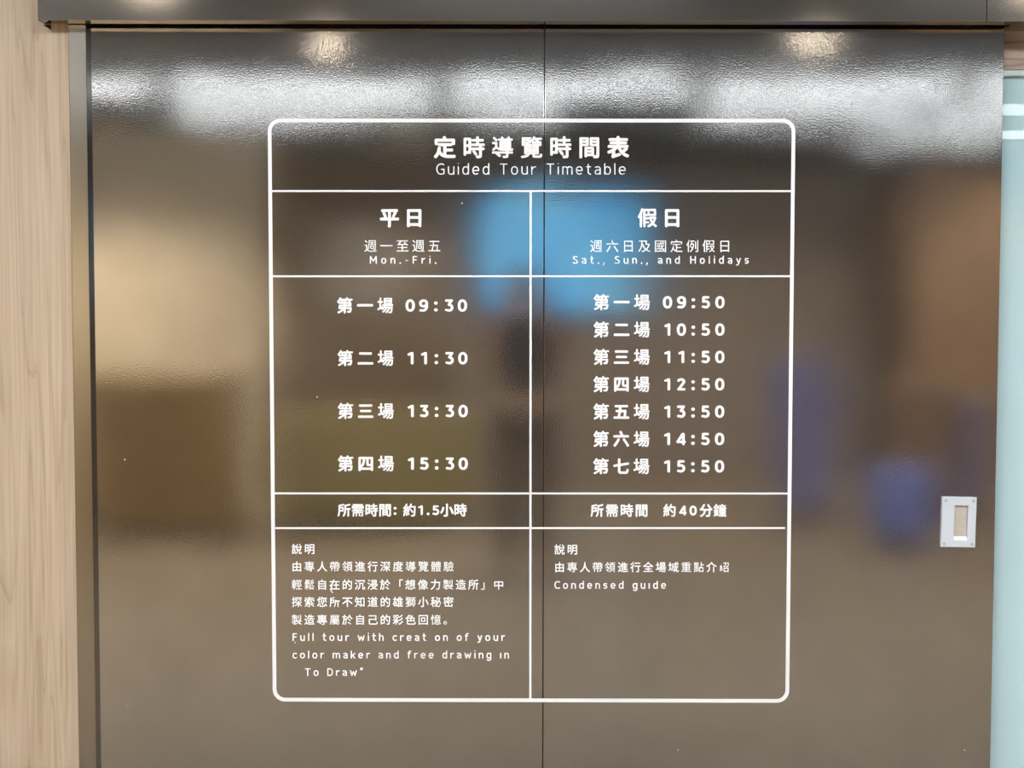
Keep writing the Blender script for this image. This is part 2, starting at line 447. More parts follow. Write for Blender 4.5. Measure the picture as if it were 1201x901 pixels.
# partition with a blue screen, cabinets and boxes of the exhibition
gp = box('partition_panel', simple('grey_brown_paint', (0.42, 0.36, 0.305), 0.7), -0.55, 3.1, -10.0, -9.9, 0, 2.62, None, 0.004)
tag(gp, 'tall taupe exhibition partition behind the blue screen', 'partition')
wp = box('partition_panel', simple('tan_paint', (0.78, 0.69, 0.53), 0.7), -4.4, -1.72, -7.4, -7.28, 0, 2.72, None, 0.004)
tag(wp, 'tan exhibition partition mirrored in the left of the door', 'partition')
op = box('partition_panel', simple('orange_brown_paint', (0.46, 0.31, 0.20), 0.7), 3.2, 4.7, -9.2, -9.08, 0, 2.6, None, 0.004)
tag(op, 'orange brown exhibition partition mirrored in the right of the door', 'partition')
nb = empty('notice_board', (-1.55, ROOM_Y + 0.03, 1.45))
tag(nb, 'pale notice board hanging on the back wall left of the blue screen', 'board')
box('board_face', simple('pale_board', (0.85, 0.84, 0.82), 0.6), -1.98, -1.12, ROOM_Y + 0.001, ROOM_Y + 0.02, 1.48, 2.22, nb)
bm = bmesh.new()
for q in ((-2.0, -1.1, 2.22, 2.24), (-2.0, -1.1, 1.46, 1.48), (-2.0, -1.98, 1.48, 2.22), (-1.12, -1.1, 1.48, 2.22)):
    add_box(bm, q[0], q[1], ROOM_Y + 0.001, ROOM_Y + 0.03, q[2], q[3])
mesh('frame', bm, M['screw'], nb)
sc = empty('display_screen', (0.4, -9.86, 1.4))
tag(sc, 'glowing blue screen on the taupe partition', 'screen')
box('bezel', simple('black_plastic', (0.02, 0.02, 0.02), 0.3), -0.33, 1.13, -9.899, -9.85, 1.36, 2.46, sc, 0.006)
sm, nt, b = new_mat('screen_image')
n1 = nt.nodes.new('ShaderNodeTexNoise'); n1.inputs['Scale'].default_value = 2.0
r1 = ramp(nt, [(0.35, (0.06, 0.42, 0.90)), (0.65, (0.22, 0.62, 0.95))])
nt.links.new(mapped(nt, (1, 1, 1)).outputs[0], n1.inputs['Vector']); nt.links.new(n1.outputs['Fac'], r1.inputs['Fac']); nt.links.new(r1.outputs[0], b.inputs['Emission Color'])
b.inputs['Emission Strength'].default_value = SCREEN_POWER
b.inputs['Base Color'].default_value = (0.02, 0.02, 0.02, 1)
box('screen_face', sm, -0.30, 1.10, -9.849, -9.846, 1.39, 2.43, sc)

def cabinet(name, label, cat, col, x0, x1, y, dep, h, parts=2):
    r = empty(name, ((x0 + x1) / 2, y, 0))
    tag(r, label, cat)
    m = simple(name + '_paint', col, 0.5)
    box('carcass', m, x0, x1, y - dep, y, 0.06, h - .03, r, 0.004)
    box('plinth', M['core'], x0 + .03, x1 - .03, y - dep + .02, y - .03, 0, 0.06, r)
    box('worktop', m, x0 - .02, x1 + .02, y - dep - .02, y + .02, h - .03, h, r, 0.004)
    w = (x1 - x0) / parts
    for i in range(parts):
        d = box('cabinet_door', m, x0 + i * w + .01, x0 + (i + 1) * w - .01, y, y + .018, .08, h - .05, r, 0.003)
        box('knob', M['screw'], x0 + i * w + .06, x0 + i * w + .08, y + .018, y + .04, h * .5, h * .5 + .09, d)
cabinet('display_cabinet', 'ochre cabinet mirrored in the lower left of the door', 'cabinet', (0.32, 0.21, 0.075), -2.75, -1.75, -6.0, .5, 1.05)
cabinet('display_cabinet', 'olive green counter mirrored below the timetable times', 'counter', (0.36, 0.30, 0.13), -1.55, -0.25, -6.6, .6, 0.72, 3)
cabinet('display_cabinet', 'violet blue cabinet mirrored right of the timetable', 'cabinet', (0.26, 0.29, 0.66), 1.90, 2.15, -6.9, .4, 1.12, 1)
cabinet('display_cabinet', 'low blue cabinet mirrored left of the pull handle', 'cabinet', (0.24, 0.32, 0.85), 2.28, 2.62, -5.8, .4, 0.45, 1)
cabinet('display_cabinet', 'brown counter mirrored in the right of the door', 'counter', (0.36, 0.24, 0.15), 2.66, 3.08, -7.0, .6, 0.95, 1)
cabinet('display_cabinet', 'slim violet cabinet mirrored at the right edge of the door', 'cabinet', (0.34, 0.36, 0.62), 3.14, 3.30, -7.0, .3, 0.85, 1)

linear_lamp(2.75, 3.92, -8.75, 2.80, 0.04, 'short white pendant light behind the two long rows', None)

# ================================================================== the timetable: white vinyl lettering and lines
# outlines of the characters in 1/250 em, one list per character in the order of the strings below:
# its width (pen-drawn letters only), then its loops as x, y, x, y ...
BOLD = '定時導覽間表平日假第一二三四五六七場所需約小分鐘'
LIGHT = '週一至五六日及國定例假'
MEDIUM = '說明由專人帶領進行深度導覽體驗輕鬆自在的沉浸於「想像力製造所」中探索您不知道雄獅小秘密屬己彩色回憶。全場域重點介紹' + '仔壽'   # the last two stand for the damaged 所 and 專
LETTERS = 'onhmuriıldbgecatfywks.,-” TFHMDCGS'
FIGURES = '0123459:.'
BOLD_ROWS = [
[1,[19,4,29,4,39,11,50,25,64,49,71,38,90,23,118,11,144,7,174,6,228,6,238,9,242,15,245,28,243,36,236,41,160,42,144,43,143,45,143,78,205,78,211,80,216,85,217,101,214,107,208,111,144,112,143,113,143,135,196,137,204,141,208,151,214,149,224,149,233,152,236,157,238,163,238,207,234,216,224,220,146,220,133,244,129,248,123,249,110,246,103,241,101,233,104,220,26,220,16,216,12,207,12,163,14,157,17,152,23,149,32,149,43,153,47,143,56,137,107,135,106,56,98,60,90,69,78,90,83,116,80,126,71,131,62,132,54,130,47,123,38,79,29,59,4,26,5,18,7,14],[48,166,48,185,200,186,202,183,202,171,200,169,193,171,59,172,53,170]],
[1,[158,4,179,4,197,6,208,11,214,20,216,32,216,93,238,94,243,98,245,104,245,115,240,121,235,123,216,124,216,138,236,138,241,140,247,146,247,158,244,165,238,168,183,168,183,186,232,188,237,196,236,211,228,217,183,217,183,238,180,243,174,246,158,246,152,239,151,217,107,216,101,213,99,207,99,194,106,188,151,187,151,168,98,168,97,221,93,227,85,230,25,230,18,228,14,224,13,219,13,43,14,38,20,33,34,33,39,35,42,39,43,53,85,53,92,55,97,62,97,93,116,93,109,85,107,81,109,76,127,53,137,37,141,34,148,34,161,42,164,46,164,51,154,69,133,93,183,93,184,36,182,34,158,34,151,30,148,25,149,20,153,9],[43,83,43,127,66,127,66,84],[98,123,98,138,183,138,184,137,183,123],[43,158,43,200,65,200,66,158]],
[1,[132,8,137,6,163,7,180,11,186,15,189,23,190,54,233,55,238,58,240,62,240,73,235,80,191,80,190,82,191,86,235,88,240,93,243,102,241,110,236,113,214,112,218,116,219,120,219,186,218,192,214,195,210,196,163,196,165,198,230,198,237,202,238,214,234,221,230,222,202,222,208,235,206,239,202,242,190,244,184,242,171,222,141,222,128,242,120,245,109,241,106,238,105,233,110,222,81,222,75,219,73,214,73,205,78,199,134,197,134,196,96,196,90,191,88,117,68,130,68,176,65,181,59,184,17,184,11,182,8,177,8,165,12,160,41,158,40,129,23,117,10,102,11,96,19,85,25,85,29,87,48,105,57,109,78,96,99,88,126,85,162,84,162,81,160,80,18,80,13,79,9,74,9,62,12,57,17,55,53,55,52,48,54,44,90,16,95,17,104,25,108,32,106,38,87,55,162,55,162,33,132,32,126,29,125,22,129,11],[118,131,117,132,118,133,191,132],[118,153,118,155,191,154],[51,190,57,189,68,198,70,202,70,208,59,220,43,233,36,238,29,238,19,230,18,222]],
[1,[19,6,48,9,73,16,90,25,100,36,107,47,135,46,136,23,141,15,149,11,171,8,224,9,233,13,239,21,242,31,244,45,239,50,225,54,219,48,217,36,214,34,164,34,163,46,199,47,204,49,206,53,206,130,202,138,48,138,44,130,44,53,46,49,51,47,74,46,67,41,54,36,12,29,9,25,8,20,14,9],[71,69,73,71,178,70,176,69],[71,93,73,94,178,93,177,92],[71,115,71,117,177,117,177,115],[22,140,26,139,123,138,127,141,129,145,137,138,230,139,233,142,235,148,234,186,228,191,211,192,209,197,200,207,236,207,239,210,241,214,241,225,238,229,233,230,169,231,168,238,166,241,162,243,149,244,144,241,131,218,120,206,113,212,93,212,92,214,120,215,124,216,127,221,127,230,124,235,121,236,23,236,18,232,17,227,17,148],[129,154,128,157,123,160,93,161,92,161,92,165,112,165,116,167,120,172,121,190,129,183],[154,159,153,169,154,171,157,171,158,160],[180,159,179,160,179,169,179,171,183,171,184,160],[207,159,206,169,207,171,211,171,212,160],[45,161,44,163,45,165,65,165,66,163,65,161],[45,186,44,188,45,191,94,190,93,186],[144,192,157,207,162,207,165,202,176,193],[45,212,45,215,65,215,66,213]],
[1,[22,4,40,4,46,8,48,12,48,137,110,137,116,140,119,144,120,225,117,232,112,235,26,236,20,233,16,228,16,14,17,9],[175,4,199,4,219,7,229,14,234,23,236,36,236,225,233,232,227,235,140,236,133,233,130,227,130,148,132,141,140,137,202,137,203,135,203,36,179,36,178,37,178,120,177,124,172,129,166,131,82,131,76,129,72,121,72,25,74,18,79,14,92,14,99,18,102,27,165,27,170,9],[102,55,102,66,147,65,146,55],[102,93,102,103,147,102,146,93],[48,164,48,172,50,174,89,172,88,164],[162,164,160,166,162,174,203,172,203,165,202,164],[48,200,48,208,88,208,89,207,88,200],[162,200,160,202,162,208,202,208,204,207,203,200]],
[1,[64,4,71,5,144,30,150,32,154,37,155,43,154,53,149,59,143,62,137,62,93,50,93,88,120,111,130,92,146,67,170,42,196,24,222,12,232,12,239,18,246,31,245,37,243,42,216,54,193,70,222,91,229,98,232,107,226,116,236,121,240,126,242,137,240,144,235,149,228,151,144,151,143,152,143,155,144,156,208,156,218,160,222,166,223,176,221,182,213,188,144,189,143,190,143,193,225,194,231,199,234,207,233,216,227,224,219,226,143,226,142,238,139,244,132,248,121,249,115,247,109,242,106,226,31,226,25,224,20,219,18,213,18,204,22,197,28,194,106,193,107,191,106,189,42,188,34,183,31,174,32,164,41,157,106,156,106,151,22,151,13,148,8,140,9,127,12,122,17,119,70,118,72,116,43,99,12,86,7,81,5,74,6,67,12,59,22,53,29,54,56,66,55,40,49,31,49,23,54,11],[169,94,155,117,196,118,199,117]],
[1,[115,3,132,2,138,5,142,11,143,89,233,90,239,92,244,98,245,113,243,120,238,124,232,126,186,126,213,179,214,188,209,196,223,197,231,205,231,221,228,226,224,230,218,232,32,232,26,230,19,224,18,210,22,201,29,196,44,196,38,188,38,180,57,131,61,126,18,126,12,124,8,120,5,115,5,99,11,92,18,90,106,90,106,15,109,8],[82,126,81,126,90,134,91,143,80,172,67,196,106,196,106,126],[143,126,143,196,181,196,156,141,157,134,162,126]],
[1,[48,4,59,4,65,7,70,12,73,20,179,20,183,11,193,6,207,6,214,12,217,20,217,216,215,224,211,228,202,232,50,232,43,230,38,225,36,216,36,18,39,9],[73,56,72,59,73,110,179,109,179,56],[73,145,72,148,73,196,179,196,180,194,179,145]],
[1,[36,4,53,4,57,8,60,14,60,180,71,215,72,15,74,9,81,5,90,4,96,6,101,10,102,15,102,54,141,54,147,57,150,62,150,76,144,82,102,84,102,101,140,102,145,104,149,111,157,85,171,57,157,45,127,28,125,23,126,18,132,8,138,5,146,6,165,15,190,33,208,16,224,7,232,6,238,10,245,20,244,28,221,45,209,56,221,78,233,109,237,126,233,134,221,139,155,138,148,135,143,128,138,130,104,131,102,132,102,144,144,144,152,150,157,146,162,145,224,145,230,147,233,151,235,157,235,224,230,233,224,236,162,236,155,233,152,230,149,233,143,236,82,236,76,233,70,241,57,244,51,243,47,239,33,196,24,176,4,141,3,137,5,130,14,117,20,115,29,118,29,15,32,8],[190,83,179,109,202,109,195,90,191,83],[154,171,154,210,162,206,204,206,204,174,162,174],[102,174,102,206,123,207,124,205,124,174]],
[1,[29,4,37,6,68,22,88,36,107,51,109,9,116,4,134,5,139,12,140,69,198,68,194,50,191,44,165,44,160,42,157,39,155,32,158,22,163,15,179,14,200,15,210,18,216,22,222,31,227,50,232,85,229,93,221,98,140,98,139,107,213,108,221,111,224,120,223,166,219,174,210,177,211,186,205,197,233,198,239,200,243,208,243,218,240,222,232,225,171,225,173,233,170,241,166,244,152,247,147,246,143,241,134,218,129,223,124,225,73,225,75,236,71,242,56,247,48,244,34,216,9,185,8,180,9,176,12,172,26,165,27,154,34,148,107,147,108,138,106,137,45,137,36,130,27,81,29,73,37,69,83,68,51,46,16,29,14,25,15,18,24,8],[62,98,64,108,108,107,107,98],[140,137,140,147,192,146,191,137],[43,176,57,197,64,197,72,177,71,176],[101,177,102,185,97,197,121,197,113,186,112,182,114,177],[146,176,145,177,158,198,168,197,182,177]],
[1,[11,110,17,109,236,109,242,111,247,116,248,134,243,143,233,146,15,146,6,141,3,134,4,118]],
[1,[14,28,20,27,232,27,238,29,243,34,245,40,245,51,240,60,232,64,18,64,11,60,6,51,7,36],[41,176,210,176,218,178,222,183,223,200,219,209,210,213,40,213,32,210,28,205,27,190,31,180]],
[1,[20,20,228,20,236,23,240,28,242,43,237,53,227,56,20,56,14,53,9,48,8,34,11,25],[50,107,196,107,202,109,207,114,209,120,209,129,204,138,196,142,51,142,42,137,38,127,40,115,45,109],[31,190,37,188,216,188,222,191,227,196,228,211,224,220,214,224,36,224,26,219,22,211,24,197]],
[1,[23,11,36,10,43,12,47,17,50,28,51,29,197,29,200,28,202,18,210,13,224,12,232,17,236,26,236,213,232,223,221,227,28,227,22,225,18,222,14,211,14,25,17,15],[50,65,50,70,56,68,62,69,81,81,99,104,109,132,113,162,115,192,133,191,133,112,136,101,140,95,146,90,154,87,200,85,199,64],[50,103,50,191,78,192,79,191,78,168,75,141,67,121,57,108],[168,119,168,191,199,192,199,120]],
[1,[18,15,230,15,241,20,245,26,245,37,243,43,239,48,232,51,195,51,203,137,199,146,193,151,183,152,124,152,129,188,218,190,224,194,227,202,227,213,222,220,218,223,211,224,37,224,31,223,26,220,22,213,22,202,25,195,29,190,37,189,92,188,85,151,46,151,40,148,36,141,36,127,43,118,48,116,80,115,69,51,18,51,12,48,9,45,6,37,7,25,11,19],[107,51,118,115,164,115,158,51]],
[1,[25,6,34,6,40,11,65,45,80,68,103,112,102,120,96,128,81,133,73,130,69,127,45,84,32,65,8,33,6,25,9,17],[215,8,225,7,239,15,244,23,242,32,220,68,178,129,174,132,166,134,154,130,146,121,146,115,147,110,188,48,208,14],[14,148,20,146,232,146,239,149,243,154,245,169,241,177,232,182,151,182,149,183,152,190,151,196,131,238,124,244,116,246,101,240,97,235,96,228,114,185,113,182,15,181,8,176,6,168,7,155]],
[1,[118,11,190,10,211,14,224,21,231,32,237,51,239,70,238,76,233,82,221,88,214,88,207,84,204,79,200,54,196,47,127,46,115,48,113,57,113,128,235,148,243,154,246,165,244,174,242,179,236,183,230,184,113,166,113,233,110,238,106,242,90,244,81,240,76,232,76,160,15,149,7,143,5,134,9,120,18,114,76,123,76,56,78,40,81,29,85,23,95,16,107,12]],
[1,[141,6,146,6,151,8,172,31,184,50,200,83,210,82,206,53,202,34,199,30,180,31,175,29,172,23,174,12,179,7,191,6,210,7,221,12,227,22,231,32,239,99,236,106,232,108,137,109,136,109,139,115,238,116,245,121,245,137,241,141,236,142,85,142,81,140,78,135,78,124,79,120,85,116,108,115,95,99,93,100,90,109,85,112,79,111,67,106,65,107,65,162,67,163,84,163,89,165,92,171,92,183,90,188,85,191,66,191,65,238,59,243,43,242,38,236,37,191,15,191,11,188,8,183,8,171,12,165,17,163,36,163,38,162,38,93,6,78,4,71,10,57,14,53,20,53,65,74,67,65,76,57,82,56,97,65,115,82,127,83,129,82,128,81,115,65,80,34,80,29,82,25,92,17,98,17,112,26,127,40,140,54,158,82,171,83,172,82,169,74,159,57,149,44,128,23,129,15],[106,148,110,146,219,146,224,148,227,155,227,228,225,235,219,238,110,238,106,236,102,228,102,155],[130,171,129,172,130,180,199,180,200,179,199,171],[130,204,129,205,130,214,200,213,199,204]],
[1,[194,4,208,5,214,9,217,14,217,130,236,131,242,134,246,140,246,152,242,158,236,162,160,162,159,194,161,196,207,205,234,214,237,219,238,227,228,239,222,243,172,229,135,221,128,216,127,210,127,112,124,88,119,67,111,46,96,25,98,17,110,6,118,6,124,10,137,28,149,54,155,81,160,130,185,131,185,15,188,8],[15,8,22,6,28,8,36,25,45,62,49,96,107,97,113,99,116,104,117,172,115,179,107,184,50,185,51,196,95,204,123,213,126,218,126,224,117,236,112,240,106,240,62,228,26,222,19,214,17,85,9,44,2,23,4,16],[50,127,50,153,85,154,85,127]],
[1,[37,6,51,6,58,11,59,66,86,65,86,14,88,9,93,7,106,7,112,12,113,66,141,65,141,15,143,11,146,8,162,7,168,12,169,66,197,65,197,31,182,30,176,26,175,20,180,8,186,5,205,6,214,8,222,14,225,20,226,29,226,82,222,89,216,91,133,92,137,99,230,99,235,100,239,104,239,118,237,121,233,124,135,124,138,130,138,180,140,182,208,181,209,157,211,151,218,148,230,148,235,151,236,155,236,197,235,202,232,204,140,205,138,207,138,210,140,210,216,211,219,213,221,219,221,228,218,233,213,235,37,235,30,232,29,227,29,218,31,213,36,210,109,210,110,210,110,206,109,205,23,205,17,204,14,197,14,155,16,151,23,148,34,148,39,151,41,157,42,181,109,182,110,180,110,130,113,124,20,124,16,123,13,120,11,115,12,106,14,102,18,99,106,98,104,91,40,91,32,87,31,82,31,14,32,9],[148,129,205,129,212,134,212,144,210,149,205,151,149,151,144,149,141,143,142,134],[42,130,46,129,101,129,106,134,107,144,104,150,99,151,45,151,41,149,38,144,38,137],[52,155,101,155,107,160,107,171,104,176,99,178,51,178,44,172,44,163,46,157],[148,155,200,156,206,160,206,171,204,175,199,178,148,177,142,172,141,163,143,158]],
[1,[159,6,190,5,207,7,219,15,226,29,231,51,234,82,238,193,235,197,228,200,158,200,167,232,167,236,163,241,158,243,143,245,136,239,125,202,109,169,99,153,88,151,87,152,109,183,110,193,107,197,96,204,88,205,83,200,67,176,53,176,79,214,87,230,86,236,82,240,71,245,64,245,58,241,43,213,26,188,6,165,5,160,9,149,14,143,20,141,42,144,23,124,8,110,6,104,11,92,14,87,20,85,92,97,93,91,84,85,82,79,96,36,99,30,104,28,116,31,121,36,123,43,108,87,116,90,120,95,121,99,110,138,120,135,126,137,144,169,205,169,202,87,197,45,193,37,191,36,160,37,152,34,149,29,149,23,153,12],[21,11,26,11,33,15,40,36,49,73,47,79,42,83,26,84,20,78,5,25,9,16],[64,17,70,16,81,20,84,23,86,29,79,78,75,84,68,87,54,82,51,74,57,26,60,20],[175,73,182,74,192,82,194,88,193,95,180,114,154,143,146,147,140,146,129,137,128,132,129,127,149,105,168,78],[64,123,62,123,63,124,78,141,83,126]],
[1,[73,3,81,1,101,2,126,5,137,12,144,25,145,37,145,230,141,239,134,245,121,245,115,243,110,239,108,233,108,39,76,38,66,32,63,26,63,20,68,8],[226,54,232,54,242,59,249,64,251,73,247,88,227,138,205,179,198,185,188,186,179,183,174,179,171,172,171,166,202,101,215,62,219,57],[21,59,29,59,36,65,46,79,56,99,66,124,79,169,76,177,68,183,53,185,46,182,43,179,31,138,23,116,4,82,3,74,5,68]],
[1,[30,3,37,4,65,18,91,42,108,68,117,95,123,119,172,119,174,116,170,70,165,42,162,39,132,40,124,37,120,32,117,26,121,11,126,7,132,5,169,4,185,9,195,18,200,28,204,43,211,129,221,123,232,124,243,135,245,146,242,153,216,179,200,198,177,236,172,241,163,242,152,238,146,232,145,224,156,202,188,155,186,154,68,154,91,190,107,222,106,230,102,236,96,240,84,242,78,241,73,237,51,195,38,177,8,148,6,140,8,134,17,124,23,121,32,121,40,126,45,121,50,119,84,118,82,104,74,82,62,64,42,46,20,36,13,29,11,22,14,15,22,6]],
[1,[99,12,104,11,236,11,244,14,246,18,246,28,244,32,241,35,185,36,185,37,185,42,186,43,228,43,233,45,236,48,237,60,232,66,186,67,185,68,186,71,227,71,233,76,234,143,232,150,225,152,118,152,112,150,109,143,110,76,116,71,155,71,157,68,155,67,112,66,107,60,107,48,110,45,115,43,155,43,157,37,155,36,99,35,96,32,95,28,95,17],[13,15,18,14,93,33,98,35,100,39,101,50,99,54,93,58,87,57,98,98,96,104,85,110,78,109,75,104,70,80,69,85,69,110,70,111,93,112,97,113,100,118,100,130,98,135,93,138,69,138,70,155,85,155,90,157,94,163,95,174,96,160,102,154,242,155,246,158,247,163,247,172,244,177,238,180,212,180,219,196,235,197,239,200,241,213,238,219,232,221,188,221,174,244,169,246,157,242,152,239,150,235,155,222,110,221,103,218,102,211,103,200,109,197,124,196,130,180,102,180,106,190,106,194,92,208,71,225,73,233,71,238,59,245,51,242,34,214,4,180,5,174,12,159,17,158,22,159,28,156,43,155,44,154,43,138,15,137,11,135,9,130,9,118,14,112,44,110,43,67,34,104,31,107,26,107,17,104,14,99,23,53,28,50,32,50,40,52,43,56,44,50,43,48,14,41,10,39,7,31,10,18],[137,94,136,96,137,101,155,101,158,99,157,94],[185,94,184,96,185,101,205,101,207,99,207,94],[137,123,136,124,137,130,158,129,157,123],[185,123,184,124,185,130,207,129,207,123],[158,180,152,196,190,196,182,180],[43,181,42,182,57,203,82,182]]]
LIGHT_ROWS = [
[1,[21,14,26,14,46,33,59,38,95,21,109,17,135,14,233,16,237,18,240,31,239,34,235,36,169,33,123,34,99,38,87,43,64,56,64,140,62,143,57,145,18,145,13,141,13,130,15,127,18,126,42,126,44,124,44,53,25,41,11,29,12,24],[181,45,197,44,213,46,221,50,225,57,225,227,223,230,219,231,90,230,87,225,87,148,85,123,82,102,76,81,68,62,71,57,81,52,86,54,93,70,100,96,106,143,107,213,205,213,206,65,204,62,182,62,178,60,176,57],[123,71,183,71,188,72,190,76,190,124,188,129,185,130,126,130,121,129,120,126,120,76],[137,87,137,114,172,114,172,87],[117,143,193,143,196,144,198,148,198,155,196,158,165,158,164,160,164,176,193,177,196,181,195,190,191,192,164,193,163,207,158,210,147,208,144,192,118,191,116,182,120,177,145,176,146,160,144,158,116,158,114,155,114,148],[54,180,57,181,67,188,68,194,47,218,32,230,28,231,18,225,17,219,40,196,51,182]],
[1,[14,116,236,116,241,120,241,134,239,137,235,139,15,139,12,137,10,134,10,120]],
[1,[14,20,17,19,233,19,237,22,238,32,236,37,233,39,136,39,135,82,213,83,217,85,217,98,216,101,211,102,136,102,135,132,130,135,120,135,116,134,114,130,113,102,40,102,36,101,35,98,35,85,39,83,113,83,114,39,17,38,14,37,13,34,13,23],[210,129,214,129,225,137,227,141,206,163,165,197,162,197,152,191,151,186,176,162,67,158,112,207,225,208,228,209,230,213,230,224,227,227,25,227,22,227,19,224,18,213,22,208,83,207,53,172,31,154,35,138,37,136,194,145]],
[1,[17,23,232,23,236,25,238,39,235,43,188,43,187,45,194,124,195,138,194,142,182,145,115,144,123,196,216,197,220,202,220,211,218,215,214,217,36,217,31,215,29,211,29,202,32,197,99,196,100,194,93,144,48,144,45,142,43,138,43,127,46,124,89,123,75,43,17,43,14,41,13,37,13,26],[98,43,112,123,172,123,165,43]],
[1,[28,12,32,13,44,28,73,71,97,115,97,118,93,121,79,126,76,124,54,84,40,63,13,28,14,22],[218,14,222,14,237,23,236,28,229,40,171,126,166,127,154,122,152,118,153,115,194,53,216,15],[17,154,232,154,237,157,238,169,236,173,232,175,18,175,15,173,13,169,14,157],[125,180,129,180,141,185,145,190,123,236,120,239,106,235,102,230]],
[1,[46,12,59,12,62,13,64,15,65,28,186,28,187,17,190,14,204,13,208,16,209,218,207,222,204,224,48,224,45,222,43,218,43,17],[65,49,65,117,187,116,186,49],[65,138,65,203,185,203,187,202,186,138]],
[1,[81,11,96,15,113,21,155,45,183,28,225,12,230,13,238,25,238,29,236,32,197,45,182,54,173,60,186,75,199,92,210,112,220,135,227,158,225,163,214,168,165,168,177,222,174,227,28,228,24,227,22,224,22,211,25,207,65,207,65,158,61,127,51,94,35,62,11,33,10,28,21,15,25,15,46,39,63,65,74,92,85,141,101,107,112,90,138,59,112,43,73,28,71,23],[154,74,137,92,122,112,107,138,96,166,87,194,88,207,152,207,139,154,140,149,144,147,202,146,195,129,178,99,166,84,155,73]],
[1,[22,9,36,9,39,12,40,18,42,20,208,20,210,20,210,12,213,9,225,8,228,10,231,14,231,224,228,228,22,228,20,224,20,14],[40,39,40,210,210,210,210,40],[114,46,118,46,124,50,149,72,157,60,163,54,174,49,185,48,190,51,195,57,201,78,199,84,191,88,187,85,182,66,176,68,168,76,162,88,180,121,188,148,183,151,176,153,172,151,162,124,155,110,151,127,146,162,148,163,196,164,199,166,199,176,194,179,146,179,145,180,143,202,141,205,138,206,129,206,126,204,126,179,57,179,54,179,51,174,51,166,56,163,127,163,129,162,135,118,142,90,129,76,108,59,107,54],[54,62,123,75,126,78,126,86,121,90,53,78,49,73,51,65],[63,99,112,99,116,101,118,104,118,144,116,148,112,149,65,149,62,148,60,143,60,104],[76,112,76,136,102,135,101,112],[182,182,185,182,190,186,191,193,171,206,166,208,162,207,158,202,160,196]],
[1,[22,11,28,11,43,28,51,40,62,64,79,41,96,28,118,19,146,14,232,14,239,29,235,34,166,34,136,37,136,84,137,85,206,85,210,88,210,99,208,103,205,105,137,105,136,143,196,144,200,149,200,158,198,163,53,163,52,160,52,149,56,144,114,143,114,43,104,47,93,55,84,65,76,76,70,90,75,118,74,122,57,125,55,121,51,99,44,76,36,56,23,37,11,25,12,18],[23,157,34,156,39,158,40,193,208,193,210,160,214,156,227,157,231,162,230,210,225,213,141,213,128,239,121,242,110,239,107,235,116,213,25,213,21,211,20,207,20,162]],
[1,[36,11,50,9,53,11,54,14,54,186,70,232,68,236,56,240,51,236,38,199,28,177,8,143,15,128,18,126,22,128,34,146,35,14],[83,11,87,12,105,28,124,54,139,85,150,124,156,168,154,170,146,172,112,172,120,207,158,208,162,211,162,214,162,224,158,227,79,227,74,224,73,213,76,208,99,207,88,162,80,141,64,110,64,105,74,96,78,96,81,99,95,126,106,152,135,152,132,129,123,99,101,115,96,112,91,106,92,100,115,79,99,53,90,41,73,26,73,22],[182,12,200,11,218,13,227,18,231,28,232,235,231,238,227,240,216,239,212,235,212,34,208,31,182,31,179,30,176,26],[173,71,186,71,190,76,190,207,188,210,185,212,176,212,172,207,172,74]],
[1,[36,11,40,9,51,10,55,15,55,182,70,232,67,236,56,239,53,238,50,235,38,194,29,172,8,137,15,123,20,120,23,122,34,138,35,14],[80,11,92,10,96,14,98,60,140,60,145,64,145,74,141,77,98,78,97,79,98,107,137,107,142,110,143,120,140,125,98,125,97,148,98,150,143,150,148,154,148,224,148,227,144,230,82,230,78,227,78,15],[137,11,143,10,162,20,190,41,205,25,227,11,232,12,239,21,240,25,238,27,216,41,202,56,216,79,223,95,231,126,229,130,221,133,155,133,151,131,150,118,152,115,159,115,157,114,155,110,158,101,167,78,178,56,160,41,132,25,131,20],[190,72,181,88,171,115,210,115,199,87],[160,151,224,150,227,152,229,157,229,224,227,228,224,230,162,230,158,228,156,218,160,212,208,212,209,210,209,169,160,168,156,163,157,154],[98,168,97,211,129,212,129,168]]]
